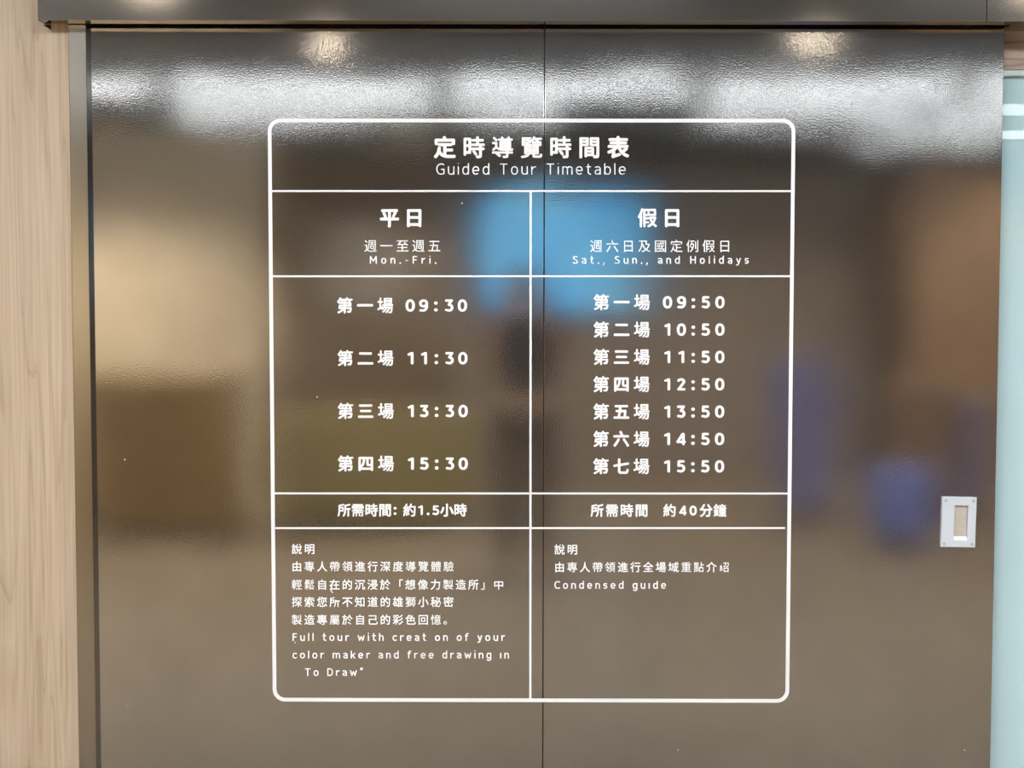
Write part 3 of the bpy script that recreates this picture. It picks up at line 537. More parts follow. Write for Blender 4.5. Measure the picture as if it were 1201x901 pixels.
MEDIUM_ROWS = [
[1,[101,8,107,9,124,18,140,34,151,54,160,95,173,95,173,26,175,18,180,12,188,8,196,8,225,9,234,14,238,22,242,36,242,53,239,57,228,62,224,61,220,57,218,37,216,33,199,33,198,34,198,95,219,95,224,99,225,160,235,162,242,172,244,176,242,180,223,199,213,212,198,239,194,242,188,243,180,239,177,236,177,230,188,207,209,177,208,176,127,176,126,177,143,204,154,227,154,232,151,236,140,240,132,236,119,210,102,188,101,196,96,201,66,202,71,207,71,214,56,241,50,244,39,239,35,232,49,202,14,201,7,196,6,185,12,179,90,178,92,177,91,169,99,159,106,157,112,160,113,102,118,96,132,95,132,93,131,79,126,62,118,48,106,37,95,32,95,93,91,101,87,102,25,102,19,99,16,93,16,18,18,12,23,9,34,10,38,14,40,21,88,21,96,11],[40,45,40,78,71,78,71,46,70,45],[22,113,87,113,93,118,93,129,90,134,85,135,23,135,18,132,16,126,17,118],[138,120,138,151,199,151,199,120],[22,146,87,146,93,151,93,162,90,167,85,168,23,168,18,165,16,160,17,151]],
[1,[89,8,93,6,98,8,111,20,123,35,132,53,142,85,144,86,209,85,209,34,207,33,179,33,172,31,170,28,170,23,173,12,177,8,190,7,216,9,225,12,232,17,235,23,236,36,236,225,233,232,227,233,130,233,123,230,121,225,121,118,117,93,110,68,97,46,77,25,78,18],[24,48,36,48,40,51,42,56,42,71,98,72,102,73,105,76,106,81,106,219,105,224,101,228,25,229,20,227,17,224,16,57,18,51],[42,98,42,138,80,138,80,98],[148,111,148,147,208,147,210,146,209,112],[42,165,42,203,79,203,81,202,80,165],[148,173,148,207,149,208,209,207,210,174,208,173]],
[1,[32,6,43,6,48,8,51,11,53,21,197,21,199,12,204,8,219,7,224,10,226,17,226,186,223,193,218,196,138,196,138,236,135,242,129,244,118,244,112,239,110,196,32,196,28,194,25,186,25,15,26,9],[53,48,51,50,51,95,110,95,110,48],[138,49,138,95,198,95,199,50,197,48],[53,122,51,124,51,168,110,169,110,122],[138,122,138,168,198,168,198,123]],
[1,[128,9,130,8,162,9,169,11,177,15,180,25,182,64,236,64,239,65,241,70,240,81,238,83,182,84,181,85,182,95,204,96,218,87,229,96,227,103,197,120,199,121,211,121,215,124,214,190,210,193,137,194,136,204,225,204,230,207,230,219,225,223,137,223,135,238,130,242,118,242,115,240,113,236,113,224,112,223,20,222,17,218,17,207,20,204,112,204,113,202,113,194,112,194,42,194,38,191,36,188,36,126,38,123,42,121,112,121,113,120,113,112,25,111,21,109,20,106,22,93,25,92,158,95,159,84,14,83,10,81,10,67,14,64,57,64,51,57,52,53,93,22,105,31,106,37,93,49,73,64,158,64,158,29,155,28,125,28,122,23],[137,111,137,121,162,121,165,115,168,113,167,112],[59,138,59,149,112,149,113,148,113,138,112,138],[137,138,137,149,193,149,193,138,191,138],[59,166,59,177,112,177,113,176,113,166,112,166],[137,166,137,177,191,177,193,176,193,166,191,166]],
[1,[24,9,31,10,60,30,87,57,107,88,120,118,126,136,132,118,146,87,165,57,191,31,224,10,232,12,241,23,242,28,241,32,199,62,169,101,151,141,142,177,138,202,139,236,134,243,118,243,113,241,111,238,109,207,103,163,88,113,59,68,10,29,10,25,12,20]],
[1,[116,9,130,8,135,12,137,83,187,82,187,43,155,42,154,36,160,24,180,23,199,25,207,31,210,39,210,96,208,101,205,102,137,102,136,104,137,124,211,124,212,95,218,92,230,92,233,93,234,96,234,141,228,144,31,144,45,152,57,162,66,172,72,191,74,193,88,193,90,191,90,158,93,153,157,153,161,158,161,191,162,192,176,193,178,191,179,163,181,157,185,153,191,150,200,149,227,151,232,154,236,160,239,179,238,183,224,188,221,185,219,169,200,169,200,191,200,192,235,193,238,197,237,208,233,212,200,212,200,233,196,238,183,238,180,236,177,212,161,213,160,233,159,236,155,238,143,238,140,235,138,212,112,212,110,235,106,238,94,238,90,235,90,213,74,212,73,235,70,238,57,238,53,235,51,212,18,212,13,208,13,197,15,193,50,192,51,191,46,180,40,172,17,158,17,154,25,144,20,143,18,140,18,96,19,93,23,92,34,92,39,95,40,124,112,124,113,123,112,102,48,102,43,101,43,25,48,22,59,22,64,26,65,83,112,83,113,81,113,14],[112,171,112,192,138,192,138,171]],
[1,[105,9,110,8,132,18,162,39,165,42,165,45,150,54,151,55,227,56,232,59,232,186,227,190,181,191,187,210,235,210,238,211,240,216,240,225,236,230,116,230,112,228,111,214,113,211,162,210,162,208,158,191,126,190,121,186,121,60,124,56,146,56,148,54,120,35,98,25,97,18],[226,9,232,9,243,17,244,20,241,25,202,53,197,53,188,46,186,42,187,39],[73,17,76,16,79,17,88,26,89,31,77,48,100,87,112,113,112,118,99,126,20,124,17,120,18,109,20,105,86,104,62,62,39,79,36,77,27,67,29,62,58,36],[143,74,142,76,142,93,143,95,210,95,210,74],[143,113,142,115,142,132,143,133,208,134,210,132,210,113],[66,127,68,126,73,129,81,135,82,140,70,162,62,172,57,174,47,168,45,163],[15,151,20,151,29,160,47,180,64,204,106,159,110,161,118,172,118,176,102,194,73,222,77,232,76,236,67,242,64,242,60,239,52,224,32,194,6,166,6,163],[143,152,142,154,142,169,143,172,210,171,210,152]],
[1,[24,11,31,13,48,31,57,35,81,23,104,15,120,12,151,11,233,13,240,18,244,32,241,38,235,41,188,38,135,38,109,41,87,48,68,59,68,138,66,144,59,148,20,148,14,145,12,141,11,130,13,126,18,122,41,121,41,57,15,40,10,36,9,31,10,25,20,12],[97,56,232,55,238,57,241,62,241,71,240,76,236,79,183,79,182,81,183,98,221,98,225,101,228,107,227,116,222,121,183,121,182,138,221,139,226,141,229,148,228,157,222,162,183,162,183,179,232,180,235,183,237,188,237,196,233,201,227,203,190,203,174,234,168,237,154,234,149,228,150,224,159,204,126,203,124,204,135,228,134,233,130,237,120,240,112,238,95,202,84,185,64,162,61,155,63,151,74,140,81,141,90,151,91,149,92,64,93,59],[118,80,118,98,156,98,157,81,155,79],[118,122,118,139,157,138,157,123,155,121],[118,162,118,179,156,179,157,163,155,162],[51,180,59,180,68,187,72,193,71,197,59,213,41,230,32,236,25,236,15,228,13,224,14,219,37,196]],
[1,[49,6,64,5,67,8,70,12,71,140,92,168,96,177,93,184,81,189,72,186,48,154,33,138,6,115,4,112,7,104,15,94,20,92,25,94,44,110,44,14,46,9],[143,8,185,8,194,11,201,17,204,23,205,34,205,134,233,134,239,136,243,141,243,151,239,158,235,160,102,160,96,157,94,152,94,141,97,137,101,134,178,134,178,34,174,33,143,33,138,31,135,28,135,23,138,12],[18,169,26,170,64,204,85,227,86,232,84,237,70,243,65,242,33,210,8,190,7,182,14,172],[111,204,228,203,235,208,236,222,233,226,227,229,112,229,106,225,105,221,106,208]],
[1,[148,8,162,7,165,9,168,14,168,73,169,75,195,43,221,22,228,23,238,34,240,39,238,44,214,61,201,74,184,98,228,99,234,106,234,115,233,120,225,123,169,123,168,124,167,146,164,149,160,151,148,150,143,148,141,141,141,124,140,123,85,123,78,120,77,115,77,106,82,99,126,98,107,73,94,60,70,44,66,37,67,32,76,23,79,21,84,22,112,42,126,56,140,74,141,71,141,14,144,9],[25,14,31,14,36,18,71,90,70,98,60,107,54,107,50,103,14,32,13,28,14,24],[49,127,54,127,60,130,66,141,65,148,51,157,29,169,20,172,15,170,8,160,9,152],[91,130,98,131,106,137,130,162,144,182,145,186,141,193,130,196,124,195,107,174,80,151,79,141],[212,132,218,132,227,139,229,143,228,149,214,166,191,190,182,198,175,197,166,191,165,182,193,152,208,134],[82,179,95,177,101,180,103,185,104,206,207,206,208,205,208,186,210,182,216,178,227,178,232,181,234,185,233,224,230,228,225,230,85,230,80,227,78,221,78,186],[58,196,64,196,68,199,75,210,73,216,60,226,36,239,31,240,27,238,19,227,21,219]],
[1,[218,8,228,7,234,11,241,22,240,26,238,29,194,37,176,43,193,55,212,76,219,87,218,93,214,97,204,101,65,100,57,96,56,85,59,79,64,77,82,76,85,70,93,60,114,43,93,38,51,31,48,28,47,22,51,12,56,9,93,13,144,27,176,16],[20,9,26,9,31,12,40,34,47,62,52,93,54,151,92,149,93,115,95,111,99,108,193,109,198,115,198,149,232,150,236,153,238,158,238,168,233,172,198,174,198,188,195,193,236,194,241,200,241,211,239,216,233,219,152,219,142,241,135,245,121,241,118,238,117,232,121,219,36,219,31,218,28,210,27,124,25,96,22,70,16,45,7,22,9,15],[144,54,127,64,112,76,179,76,163,64],[120,131,120,150,171,149,171,132],[56,171,54,174,54,193,56,194,96,193,93,188,92,173,62,173],[120,173,116,193,175,193,171,188,171,173]],
[1,[132,11,137,9,163,10,176,12,181,15,185,20,186,26,188,58,232,58,236,60,237,73,235,77,188,77,187,87,188,89,235,91,237,93,240,106,239,108,235,110,183,107,129,106,104,109,93,112,82,117,65,129,65,176,64,179,59,181,14,180,11,177,11,168,14,162,43,162,44,160,44,127,26,115,13,102,13,98,22,87,27,88,46,108,57,113,79,99,99,91,127,88,165,87,165,78,163,77,17,77,13,74,12,64,15,59,60,57,55,51,56,47,92,19,103,28,105,34,94,45,76,57,78,58,165,58,165,31,162,30,129,28,127,25],[94,115,98,114,214,115,216,120,216,188,214,191,210,193,160,193,158,194,161,200,163,201,232,202,235,207,235,217,230,219,196,219,204,232,205,236,202,239,188,241,184,239,172,219,138,219,128,238,124,241,121,242,110,239,108,236,108,233,115,219,78,218,76,214,76,207,79,202,139,200,135,193,98,193,93,190,92,120],[115,128,114,130,115,136,194,135,193,128],[115,150,114,152,115,158,193,158,194,155,193,150],[115,172,114,174,115,178,191,179,194,177,193,172],[51,193,54,191,57,193,67,201,67,207,48,226,36,235,31,236,20,227,21,222]],
[1,[18,9,20,8,46,12,71,19,88,28,98,37,106,50,138,50,139,25,143,18,149,14,171,11,222,12,231,15,236,22,239,31,241,43,238,48,225,51,221,48,220,36,216,31,168,30,161,32,161,50,199,50,203,53,204,129,203,132,200,135,51,135,48,134,47,130,47,53,51,50,80,50,76,44,68,38,56,33,14,26,11,20],[70,66,68,68,68,73,70,74,181,73,181,67,179,66],[70,89,68,92,68,96,70,97,180,97,181,95,181,90,179,89],[70,112,68,113,68,118,70,120,179,120,181,118,180,112],[22,143,26,142,121,142,124,143,126,152,123,157,89,158,89,168,112,168,116,171,117,197,117,205,114,208,90,209,89,210,89,216,90,217,121,218,124,222,123,232,118,234,26,234,22,232,20,228,20,146],[134,143,138,142,227,142,230,143,232,148,232,185,227,189,207,189,207,195,191,210,235,210,238,214,237,225,233,227,165,228,166,235,163,239,151,242,148,240,133,216,119,199,120,195,133,185,132,146],[151,156,151,174,160,174,161,157],[177,156,176,158,176,172,177,174,186,174,187,157],[204,156,203,172,204,174,214,174,215,157],[42,158,42,168,69,168,68,158],[42,183,42,194,97,193,96,183],[138,189,137,190,155,210,166,210,165,207,167,204,184,190],[42,209,42,217,68,217,69,216,68,209]],
[1,[29,8,42,7,46,11,46,53,48,53,80,53,79,30,64,29,60,26,65,11,71,10,87,11,93,13,98,18,100,31,101,130,110,129,111,118,115,115,235,115,238,117,239,129,238,132,235,133,115,134,115,143,116,145,121,143,227,143,231,144,233,148,233,218,232,221,227,223,200,223,199,239,194,242,182,241,180,224,168,223,166,224,165,241,162,242,149,241,147,238,146,223,121,223,116,219,115,162,112,166,101,166,100,168,100,228,99,232,95,233,31,233,27,232,25,228,25,168,25,166,15,165,13,163,13,134,15,128,26,127,26,12],[110,14,238,14,241,17,241,26,238,31,206,32,215,50,215,53,212,56,224,57,227,60,227,102,226,106,222,107,127,107,124,106,123,102,123,60,126,57,139,56,136,51,142,32,110,31,108,26,108,17],[165,31,154,56,155,57,194,56,185,32],[46,71,46,86,79,85,79,71],[144,74,143,76,143,88,144,91,206,90,205,74],[46,104,46,117,79,116,79,103],[32,136,32,148,95,148,95,136],[135,160,134,174,149,174,149,161],[166,161,166,174,181,174,180,160],[199,160,198,174,213,174,213,160],[45,166,44,185,56,185,56,166],[71,167,71,199,67,202,45,202,45,214,80,213,81,168,79,166],[135,191,135,205,149,205,149,192],[166,192,166,205,180,205,180,191],[199,191,198,205,213,205,213,191]],
[1,[66,9,90,10,96,14,101,19,110,10,115,9,127,22,140,43,160,26,164,25,163,22,164,18,177,9,185,15,200,36,225,14,230,15,239,25,240,28,238,31,209,56,214,81,211,84,199,86,194,82,186,57,180,45,169,30,173,36,172,41,147,60,152,78,151,80,148,83,137,85,134,84,131,81,123,56,117,43,102,26,105,51,108,113,102,116,78,116,76,118,76,135,99,136,103,141,102,151,99,154,76,155,76,171,78,173,98,173,101,174,113,164,132,176,134,169,137,167,207,167,211,169,213,178,230,167,235,168,241,180,241,185,216,201,191,221,184,228,185,235,182,240,169,244,165,242,144,214,130,201,104,182,99,191,78,192,76,194,76,210,78,211,102,211,106,213,108,225,104,230,25,231,20,227,20,99,25,96,87,96,88,95,87,67,74,91,70,92,64,88,64,84,76,57,79,54,85,55,86,54,84,34,81,28,64,27,60,23,62,12],[14,26,18,26,22,29,31,78,30,84,22,87,17,84,7,32,8,29],[37,36,40,34,46,35,50,40,47,81,42,84,36,83,33,79,36,39],[59,43,62,42,67,43,70,48,62,84,57,88,51,86,48,82],[116,90,163,89,166,90,168,95,168,146,166,150,162,151,120,151,115,148,114,93],[178,90,227,89,230,90,231,95,231,146,230,149,225,151,182,151,177,149,176,146,176,95],[132,106,131,134,149,134,150,107],[194,106,193,134,213,134,213,107],[40,116,39,118,39,135,57,135,56,116],[40,155,39,155,39,172,57,172,57,155],[146,186,171,213,201,186],[40,192,39,193,39,210,40,211,56,211,57,193]],
[1,[51,9,65,8,69,11,70,51,106,52,109,53,111,57,110,68,107,72,70,73,70,88,101,89,105,92,105,174,104,178,101,180,70,180,70,194,106,195,109,199,109,210,107,213,104,215,70,216,70,238,68,241,65,242,54,242,50,239,50,215,17,215,12,213,11,210,11,199,14,195,50,194,50,180,20,180,16,177,16,95,17,90,20,89,50,89,50,73,11,72,8,68,8,57,9,53,12,52,50,52,50,12],[103,15,241,15,243,20,243,29,239,34,185,36,185,79,232,80,235,85,233,98,228,100,121,100,118,99,116,95,116,84,118,80,162,79,162,36,106,34,102,29,102,18],[136,106,140,105,149,109,153,113,145,130,128,157,150,197,146,202,135,205,130,202,107,157,133,109],[179,106,191,110,194,115,186,130,169,157,191,197,186,202,176,205,170,200,147,157,176,107],[220,106,226,106,236,110,237,113,229,129,210,157,233,197,230,202,218,205,214,202,188,157],[34,107,34,126,51,125,51,107],[70,107,69,109,69,124,70,126,85,126,87,124,86,107],[34,144,34,162,51,162,51,144],[70,143,69,144,69,162,86,162,87,144],[115,210,235,210,239,213,239,225,238,228,235,230,116,230,113,228,111,224,111,213]],
[1,[58,9,71,9,75,12,76,63,95,43,99,44,108,56,104,61,76,85,76,88,109,89,111,93,110,105,106,108,76,108,75,124,73,127,70,128,59,128,56,125,54,108,18,108,15,106,14,102,14,93,17,89,50,88,36,68,11,44,9,39,18,29,23,27,37,41,54,62,55,14],[213,11,218,10,227,14,230,17,230,20,214,46,197,67,193,67,185,64,181,59,194,42,148,38,178,81,177,87,163,94,158,90,145,68,132,50,114,31,117,18,123,14,205,24],[113,65,116,64,121,65,146,93,160,116,160,120,157,123,146,126,141,124,128,102,104,78,105,73],[225,65,230,66,239,76,239,81,218,98,210,107,197,127,193,129,182,125,180,123,180,120,194,95,213,74],[118,126,121,126,129,130,132,135,127,143,114,155,135,157,137,166,134,171,56,172,54,172,54,177,56,178,118,178,123,182,123,191,118,193,54,193,54,197,56,199,120,199,123,202,123,211,118,213,56,213,54,214,54,219,126,220,130,224,129,234,126,236,35,235,33,232,33,172,15,171,12,169,11,166,12,158,14,156,38,155,20,141,25,128,28,126,110,134],[144,130,149,129,168,133,207,147,225,158,234,166,235,171,224,177,219,177,208,169,193,161,176,155,141,146,138,141],[54,146,65,156,93,155,95,149],[149,168,154,166,168,170,202,183,225,197,227,202,224,206,213,209,188,196,144,182,143,180,143,176],[147,200,152,199,194,215,217,228,218,235,208,241,204,241,180,228,141,215,139,210]],
[1,[43,6,56,6,60,7,63,11,65,20,188,20,191,11,196,8,210,7,216,11,217,15,217,202,214,208,208,210,130,210,130,211,137,232,137,238,132,242,118,244,113,243,110,239,101,210,45,210,39,207,37,200,37,15,38,9],[65,46,64,48,65,74,188,75,190,73,189,46,188,46],[65,100,64,102,64,127,65,129,188,129,189,127,189,101,188,100],[65,155,64,157,64,182,65,184,189,183,189,155,188,155]],
[1,[50,8,64,7,68,10,71,14,71,130,84,151,100,179,232,179,236,182,239,186,239,197,236,203,230,205,113,205,112,207,120,229,120,234,115,240,101,243,96,241,93,238,81,205,20,205,14,202,12,197,12,186,17,180,69,179,51,149,39,133,23,118,9,106,7,102,8,98,14,87,20,83,25,84,43,99,44,98,44,15,46,11],[86,12,230,12,235,14,238,17,238,31,236,35,232,37,172,38,172,100,222,101,228,106,229,116,227,123,222,126,172,127,172,166,171,171,168,173,152,174,146,169,144,126,98,126,93,124,90,121,90,107,95,101,146,99,146,39,84,36,79,31,79,18,82,14]],
[1,[169,11,194,11,207,14,217,22,223,34,228,56,231,87,236,199,233,202,227,205,163,205,170,235,165,242,151,244,145,239,133,200,126,183,113,161,113,194,111,200,104,204,74,204,73,205,83,232,82,236,76,242,60,243,56,238,46,204,25,204,20,201,18,197,18,18,25,13,39,14,42,18,43,31,45,32,104,32,110,35,113,42,113,143,124,137,130,138,154,179,208,179,210,179,206,92,200,46,196,39,193,36,157,36,153,34,150,29,153,18,155,14,160,11],[43,57,43,109,87,110,87,57],[175,76,182,76,192,82,195,87,194,92,158,143,154,146,148,146,138,140,136,135,137,130,171,79],[43,135,43,179,87,179,87,134]],
[1,[80,9,88,9,107,24,124,46,132,67,136,88,138,142,179,141,179,40,180,29,185,17,196,12,221,11,232,13,239,18,244,31,246,46,247,65,242,72,232,76,225,73,223,68,221,38,219,37,206,37,205,158,202,165,196,167,121,167,116,166,113,164,111,158,111,95,107,76,99,57,88,43,73,30,70,26,71,19],[28,12,34,12,39,15,81,92,82,99,70,110,65,111,60,108,42,74,16,31,15,26,16,22],[52,129,57,128,63,132,70,143,69,149,25,172,20,173,15,170,8,160,11,152],[88,171,101,170,107,174,109,179,109,202,211,203,212,179,214,174,219,170,233,171,237,174,239,179,238,224,235,227,230,229,88,228,85,225,83,219,83,177],[64,193,70,193,74,197,82,207,80,213,39,238,34,239,29,237,21,228,22,221]],
[1,[81,8,87,7,115,14,157,31,194,14,221,7,227,9,236,22,235,26,233,29,199,39,180,46,196,61,205,71,219,97,224,94,233,94,240,98,242,104,242,130,240,137,233,140,82,140,76,138,73,132,73,102,75,98,82,94,90,94,95,97,97,88,104,85,116,67,134,48,134,46,115,39,74,29,72,22,77,11],[29,12,34,13,39,17,70,92,67,99,56,107,50,106,46,101,14,28,16,22],[157,60,143,71,132,85,184,85,171,70],[216,104,205,109,104,109,98,107,98,116,214,118,217,116],[50,129,57,130,65,140,66,144,64,151,50,160,25,174,15,173,8,163,9,155],[99,148,214,148,219,149,223,157,223,225,221,232,214,235,99,235,95,233,91,228,91,221,93,216,98,213,194,213,197,211,196,203,107,203,101,201,98,196,98,186,101,182,104,180,196,180,197,171,194,170,98,169,92,165,91,157,93,150],[58,196,65,194,70,197,77,208,76,216,62,225,37,239,32,240,28,238,20,228,20,221]],
[1,[18,11,23,10,28,13,37,28,46,48,52,73,59,125,83,124,79,68,77,50,73,36,53,35,49,31,48,26,51,15,56,11,78,11,85,13,92,17,100,31,105,65,109,141,115,136,120,135,125,137,134,143,158,169,174,195,190,172,201,158,224,138,232,137,242,148,245,154,243,158,218,179,194,208,186,222,189,233,185,240,171,244,165,241,157,221,146,199,133,182,120,167,107,157,104,150,60,151,60,177,112,177,116,180,118,186,118,196,113,202,81,204,83,208,81,214,68,236,60,243,56,244,45,240,41,233,42,228,57,204,17,203,10,199,9,186,11,180,15,177,32,177,34,176,31,107,26,76,17,48,5,26,8,20],[196,14,204,15,213,26,215,32,212,37,190,53,160,70,146,77,140,76,131,65,132,56,173,31],[187,95,195,96,204,105,205,110,204,115,165,145,160,146,155,144,146,135,146,128]],
[1,[166,76,179,76,182,78,185,82,185,219,241,221,244,224,246,228,245,239,241,245,166,245,162,244,159,241,159,84,160,79]],
[1,[89,12,157,11,172,13,180,17,187,26,190,39,191,54,186,59,177,62,172,62,168,57,164,40,160,37,95,37,93,40,92,79,87,84,71,83,68,80,67,76,68,29,74,18,81,14],[22,22,29,21,35,26,43,42,54,71,53,79,40,85,34,84,30,81,20,54,10,36,11,28],[218,28,225,27,236,32,240,36,241,40,213,87,208,90,205,90,193,84,190,76],[135,50,141,50,149,56,153,60,153,65,129,93,221,92,227,95,229,98,230,222,228,227,224,230,134,231,129,230,125,225,125,98,124,97,118,101,113,100,104,94,102,88,104,82],[62,90,74,90,81,95,82,145,102,128,109,125,115,128,122,141,119,148,82,176,82,182,112,182,118,184,121,190,120,202,115,206,82,207,81,236,78,242,73,243,62,243,57,239,55,207,17,206,12,204,10,197,10,188,15,183,50,182,37,160,27,146,9,127,7,123,7,118,17,108,25,107,40,123,54,143,56,140,56,96],[151,116,149,118,149,130,151,131,204,130,204,116,202,116],[151,154,149,155,150,169,204,169,204,155,202,154],[151,192,149,194,149,207,151,207,204,207,204,192]],
[1,[41,8,54,7,59,10,61,14,62,176,78,210,86,232,82,238,70,242,65,241,60,237,42,195,30,176,5,141,6,134,12,124,17,121,25,122,36,135,36,15,37,11],[130,8,144,6,157,8,166,12,172,18,177,26,181,37,182,53,178,79,183,82,195,57,204,43,224,24,230,22,235,24,242,33,244,39,242,43,225,58,217,68,205,92,205,93,226,106,228,112,225,118,218,124,213,125,171,101,160,117,150,127,152,129,219,129,225,131,229,138,228,186,225,190,221,191,182,191,181,193,194,213,191,220,180,227,140,226,141,233,140,238,135,241,124,243,117,239,101,214,89,200,65,179,63,172,64,168,73,160,79,159,85,162,86,137,88,131,95,129,116,129,98,118,73,107,71,104,72,99,79,91,85,89,98,93,118,103,132,112,134,112,138,107,130,100,116,91,74,72,72,68,72,64,78,55,85,53,98,58,127,73,149,88,152,82,123,60,106,51,72,37,69,32,69,28,78,18,85,17,117,31,157,57,156,42,151,33,146,30,132,30,126,26,124,22,126,14],[112,152,110,154,110,168,112,169,146,168,138,152],[166,152,171,169,203,168,202,152],[116,191,115,193,124,203,157,203,158,202,149,191]],
[1,[25,8,34,9,67,34,94,67,112,101,121,134,124,160,126,162,202,162,196,85,193,60,188,43,183,36,180,34,143,35,137,31,135,26,140,12,146,8,185,8,196,11,204,16,214,31,219,53,227,121,231,180,228,187,222,190,127,190,126,236,123,242,116,244,104,243,99,238,98,190,25,190,20,188,17,183,17,171,18,166,22,163,97,162,93,138,85,110,70,81,45,53,16,31,13,26,14,18]],
[1,[58,11,64,10,138,29,141,42,137,46,83,36,84,60,109,73,124,84,137,64,153,46,177,30,200,19,227,12,232,14,239,26,236,31,203,40,184,50,184,51,223,73,224,78,215,85,236,87,239,92,238,103,233,106,141,107,132,124,134,134,134,167,130,169,88,169,88,178,135,178,140,180,141,191,138,195,88,196,88,207,129,207,132,211,132,221,127,224,88,225,88,239,84,242,69,241,68,236,68,225,65,224,50,225,52,233,50,238,39,241,36,239,24,216,16,204,17,199,22,196,14,195,11,191,11,182,14,179,68,177,67,169,28,169,25,167,24,123,28,118,38,118,42,121,43,152,67,152,68,116,70,112,73,111,82,111,87,113,88,152,113,152,115,151,115,137,113,135,101,135,97,130,101,121,112,118,116,106,17,106,12,102,12,92,15,86,92,85,67,74,14,59,10,56,11,52,18,42,22,40,60,51,61,37,52,23],[166,62,152,77,147,85,148,86,206,85],[178,113,210,114,219,118,224,124,225,134,225,235,222,239,208,239,204,235,204,134,202,132,177,132,173,130,172,126],[158,144,172,143,176,144,177,148,178,224,176,228,172,229,160,229,157,224,157,149],[34,196,42,207,67,207,67,196]],
[1,[19,12,28,11,46,29,56,34,61,32,87,18,99,14,144,11,235,13,241,18,244,31,242,37,236,40,185,37,129,36,104,38,84,45,67,56,67,140,65,144,57,148,17,148,11,146,8,143,8,130,9,126,15,123,39,123,41,121,41,54,23,43,10,31,10,25],[98,50,213,49,218,51,221,54,222,59,221,123,218,126,213,128,101,128,96,126,93,123,92,118,92,59,93,54],[118,73,118,102,120,104,195,102,194,73],[76,141,81,140,236,141,239,143,241,149,241,158,236,163,171,165,171,188,225,189,230,196,229,208,222,212,171,213,171,238,168,242,163,244,151,244,146,241,145,236,144,213,124,213,129,227,129,233,123,238,109,239,104,235,89,199,75,179,77,171,87,165,78,163,73,158,72,148],[96,164,95,165,112,188,145,188,144,165],[51,179,59,178,70,186,72,191,71,196,59,210,38,230,32,233,28,232,18,225,16,221,17,216]],
[1,[193,8,207,7,211,9,214,14,214,133,235,133,240,135,243,140,243,152,240,157,235,159,157,160,157,197,205,207,232,216,235,221,235,227,227,237,222,240,172,226,137,219,130,215,129,112,127,87,121,65,113,45,99,25,101,18,112,9,118,9,123,12,135,29,147,56,153,82,157,132,186,133,188,15,189,11],[18,9,23,9,27,11,34,26,43,64,46,99,106,99,110,100,114,104,114,172,113,177,106,181,48,181,47,183,48,198,95,206,121,215,124,219,123,224,112,237,107,238,62,225,28,220,21,214,19,85,12,43,4,23,7,17],[48,124,48,156,88,155,88,125]],
[1,[8,6,12,5,84,5,88,6,91,9,92,166,90,171,87,173,71,174,68,172,65,168,65,31,9,29,6,26,5,22,5,11]],
[1,[115,8,130,6,138,12,138,87,140,88,200,88,202,87,204,78,208,74,222,74,228,78,230,84,230,190,225,197,219,199,140,199,134,205,124,206,115,205,110,199,29,199,25,198,21,194,20,190,21,79,26,73,37,73,42,74,45,78,48,88,110,87,111,15,112,11],[48,115,47,116,47,172,110,173,110,115],[140,115,138,116,138,172,202,173,202,115]],
[1,[24,8,48,9,56,13,60,18,63,32,63,102,84,111,87,101,92,97,133,96,117,74,104,62,76,43,75,36,85,23,93,24,118,42,134,57,148,75,148,15,151,11,155,8,169,9,172,12,174,17,174,76,188,57,213,32,225,24,230,24,234,26,242,37,241,45,216,64,204,76,189,96,234,98,238,102,239,112,238,117,233,121,174,122,173,144,169,148,165,149,155,149,150,146,148,140,148,123,146,122,90,121,88,121,86,130,82,135,78,135,65,131,63,132,63,168,83,169,87,174,88,183,95,177,107,179,111,185,112,206,210,206,213,182,218,178,230,179,234,182,235,186,236,221,233,227,227,230,95,230,90,228,88,224,87,188,81,193,63,194,63,235,61,241,54,244,45,244,40,241,38,235,38,194,15,193,10,190,9,185,9,176,13,169,37,168,38,166,37,121,12,112,9,109,7,104,11,92,15,87,20,87,37,93,38,92,38,32,22,32,17,29,14,25,17,12],[100,130,106,131,115,138,138,162,152,182,153,188,151,192,138,197,133,196,115,174,89,151,87,146,88,141],[216,132,221,133,230,140,233,144,232,150,218,167,195,190,186,197,179,197,169,190,168,182,197,152,211,135]],
[1,[91,8,123,9,132,12,138,17,142,28,143,74,197,77,211,61,218,59,230,67,232,74,227,82,194,113,180,123,176,123,169,119,165,113,166,108,176,97,107,94,105,95,143,112,179,132,182,138,182,143,171,152,165,152,132,134,97,132,124,149,129,158,210,158,212,157,212,135,213,130,221,127,235,129,238,135,238,174,236,179,233,181,139,183,140,198,230,198,234,202,235,207,234,216,231,221,227,222,140,222,138,238,137,241,132,244,120,244,115,243,112,239,110,222,23,222,17,219,15,214,15,205,17,200,22,198,110,198,111,196,110,182,22,182,15,180,13,176,13,134,15,129,18,128,31,127,36,130,38,137,39,158,95,157,65,139,46,130,41,124,44,112,48,108,81,109,50,95,29,89,25,86,23,81,27,70,30,67,34,65,116,71,115,33,87,32,81,28,81,22,85,12],[29,12,34,13,45,19,81,44,90,53,89,60,78,66,71,67,50,51,18,33,15,28,15,23],[215,14,222,13,234,22,236,28,232,34,177,67,170,68,161,62,158,56,162,50,196,28]],
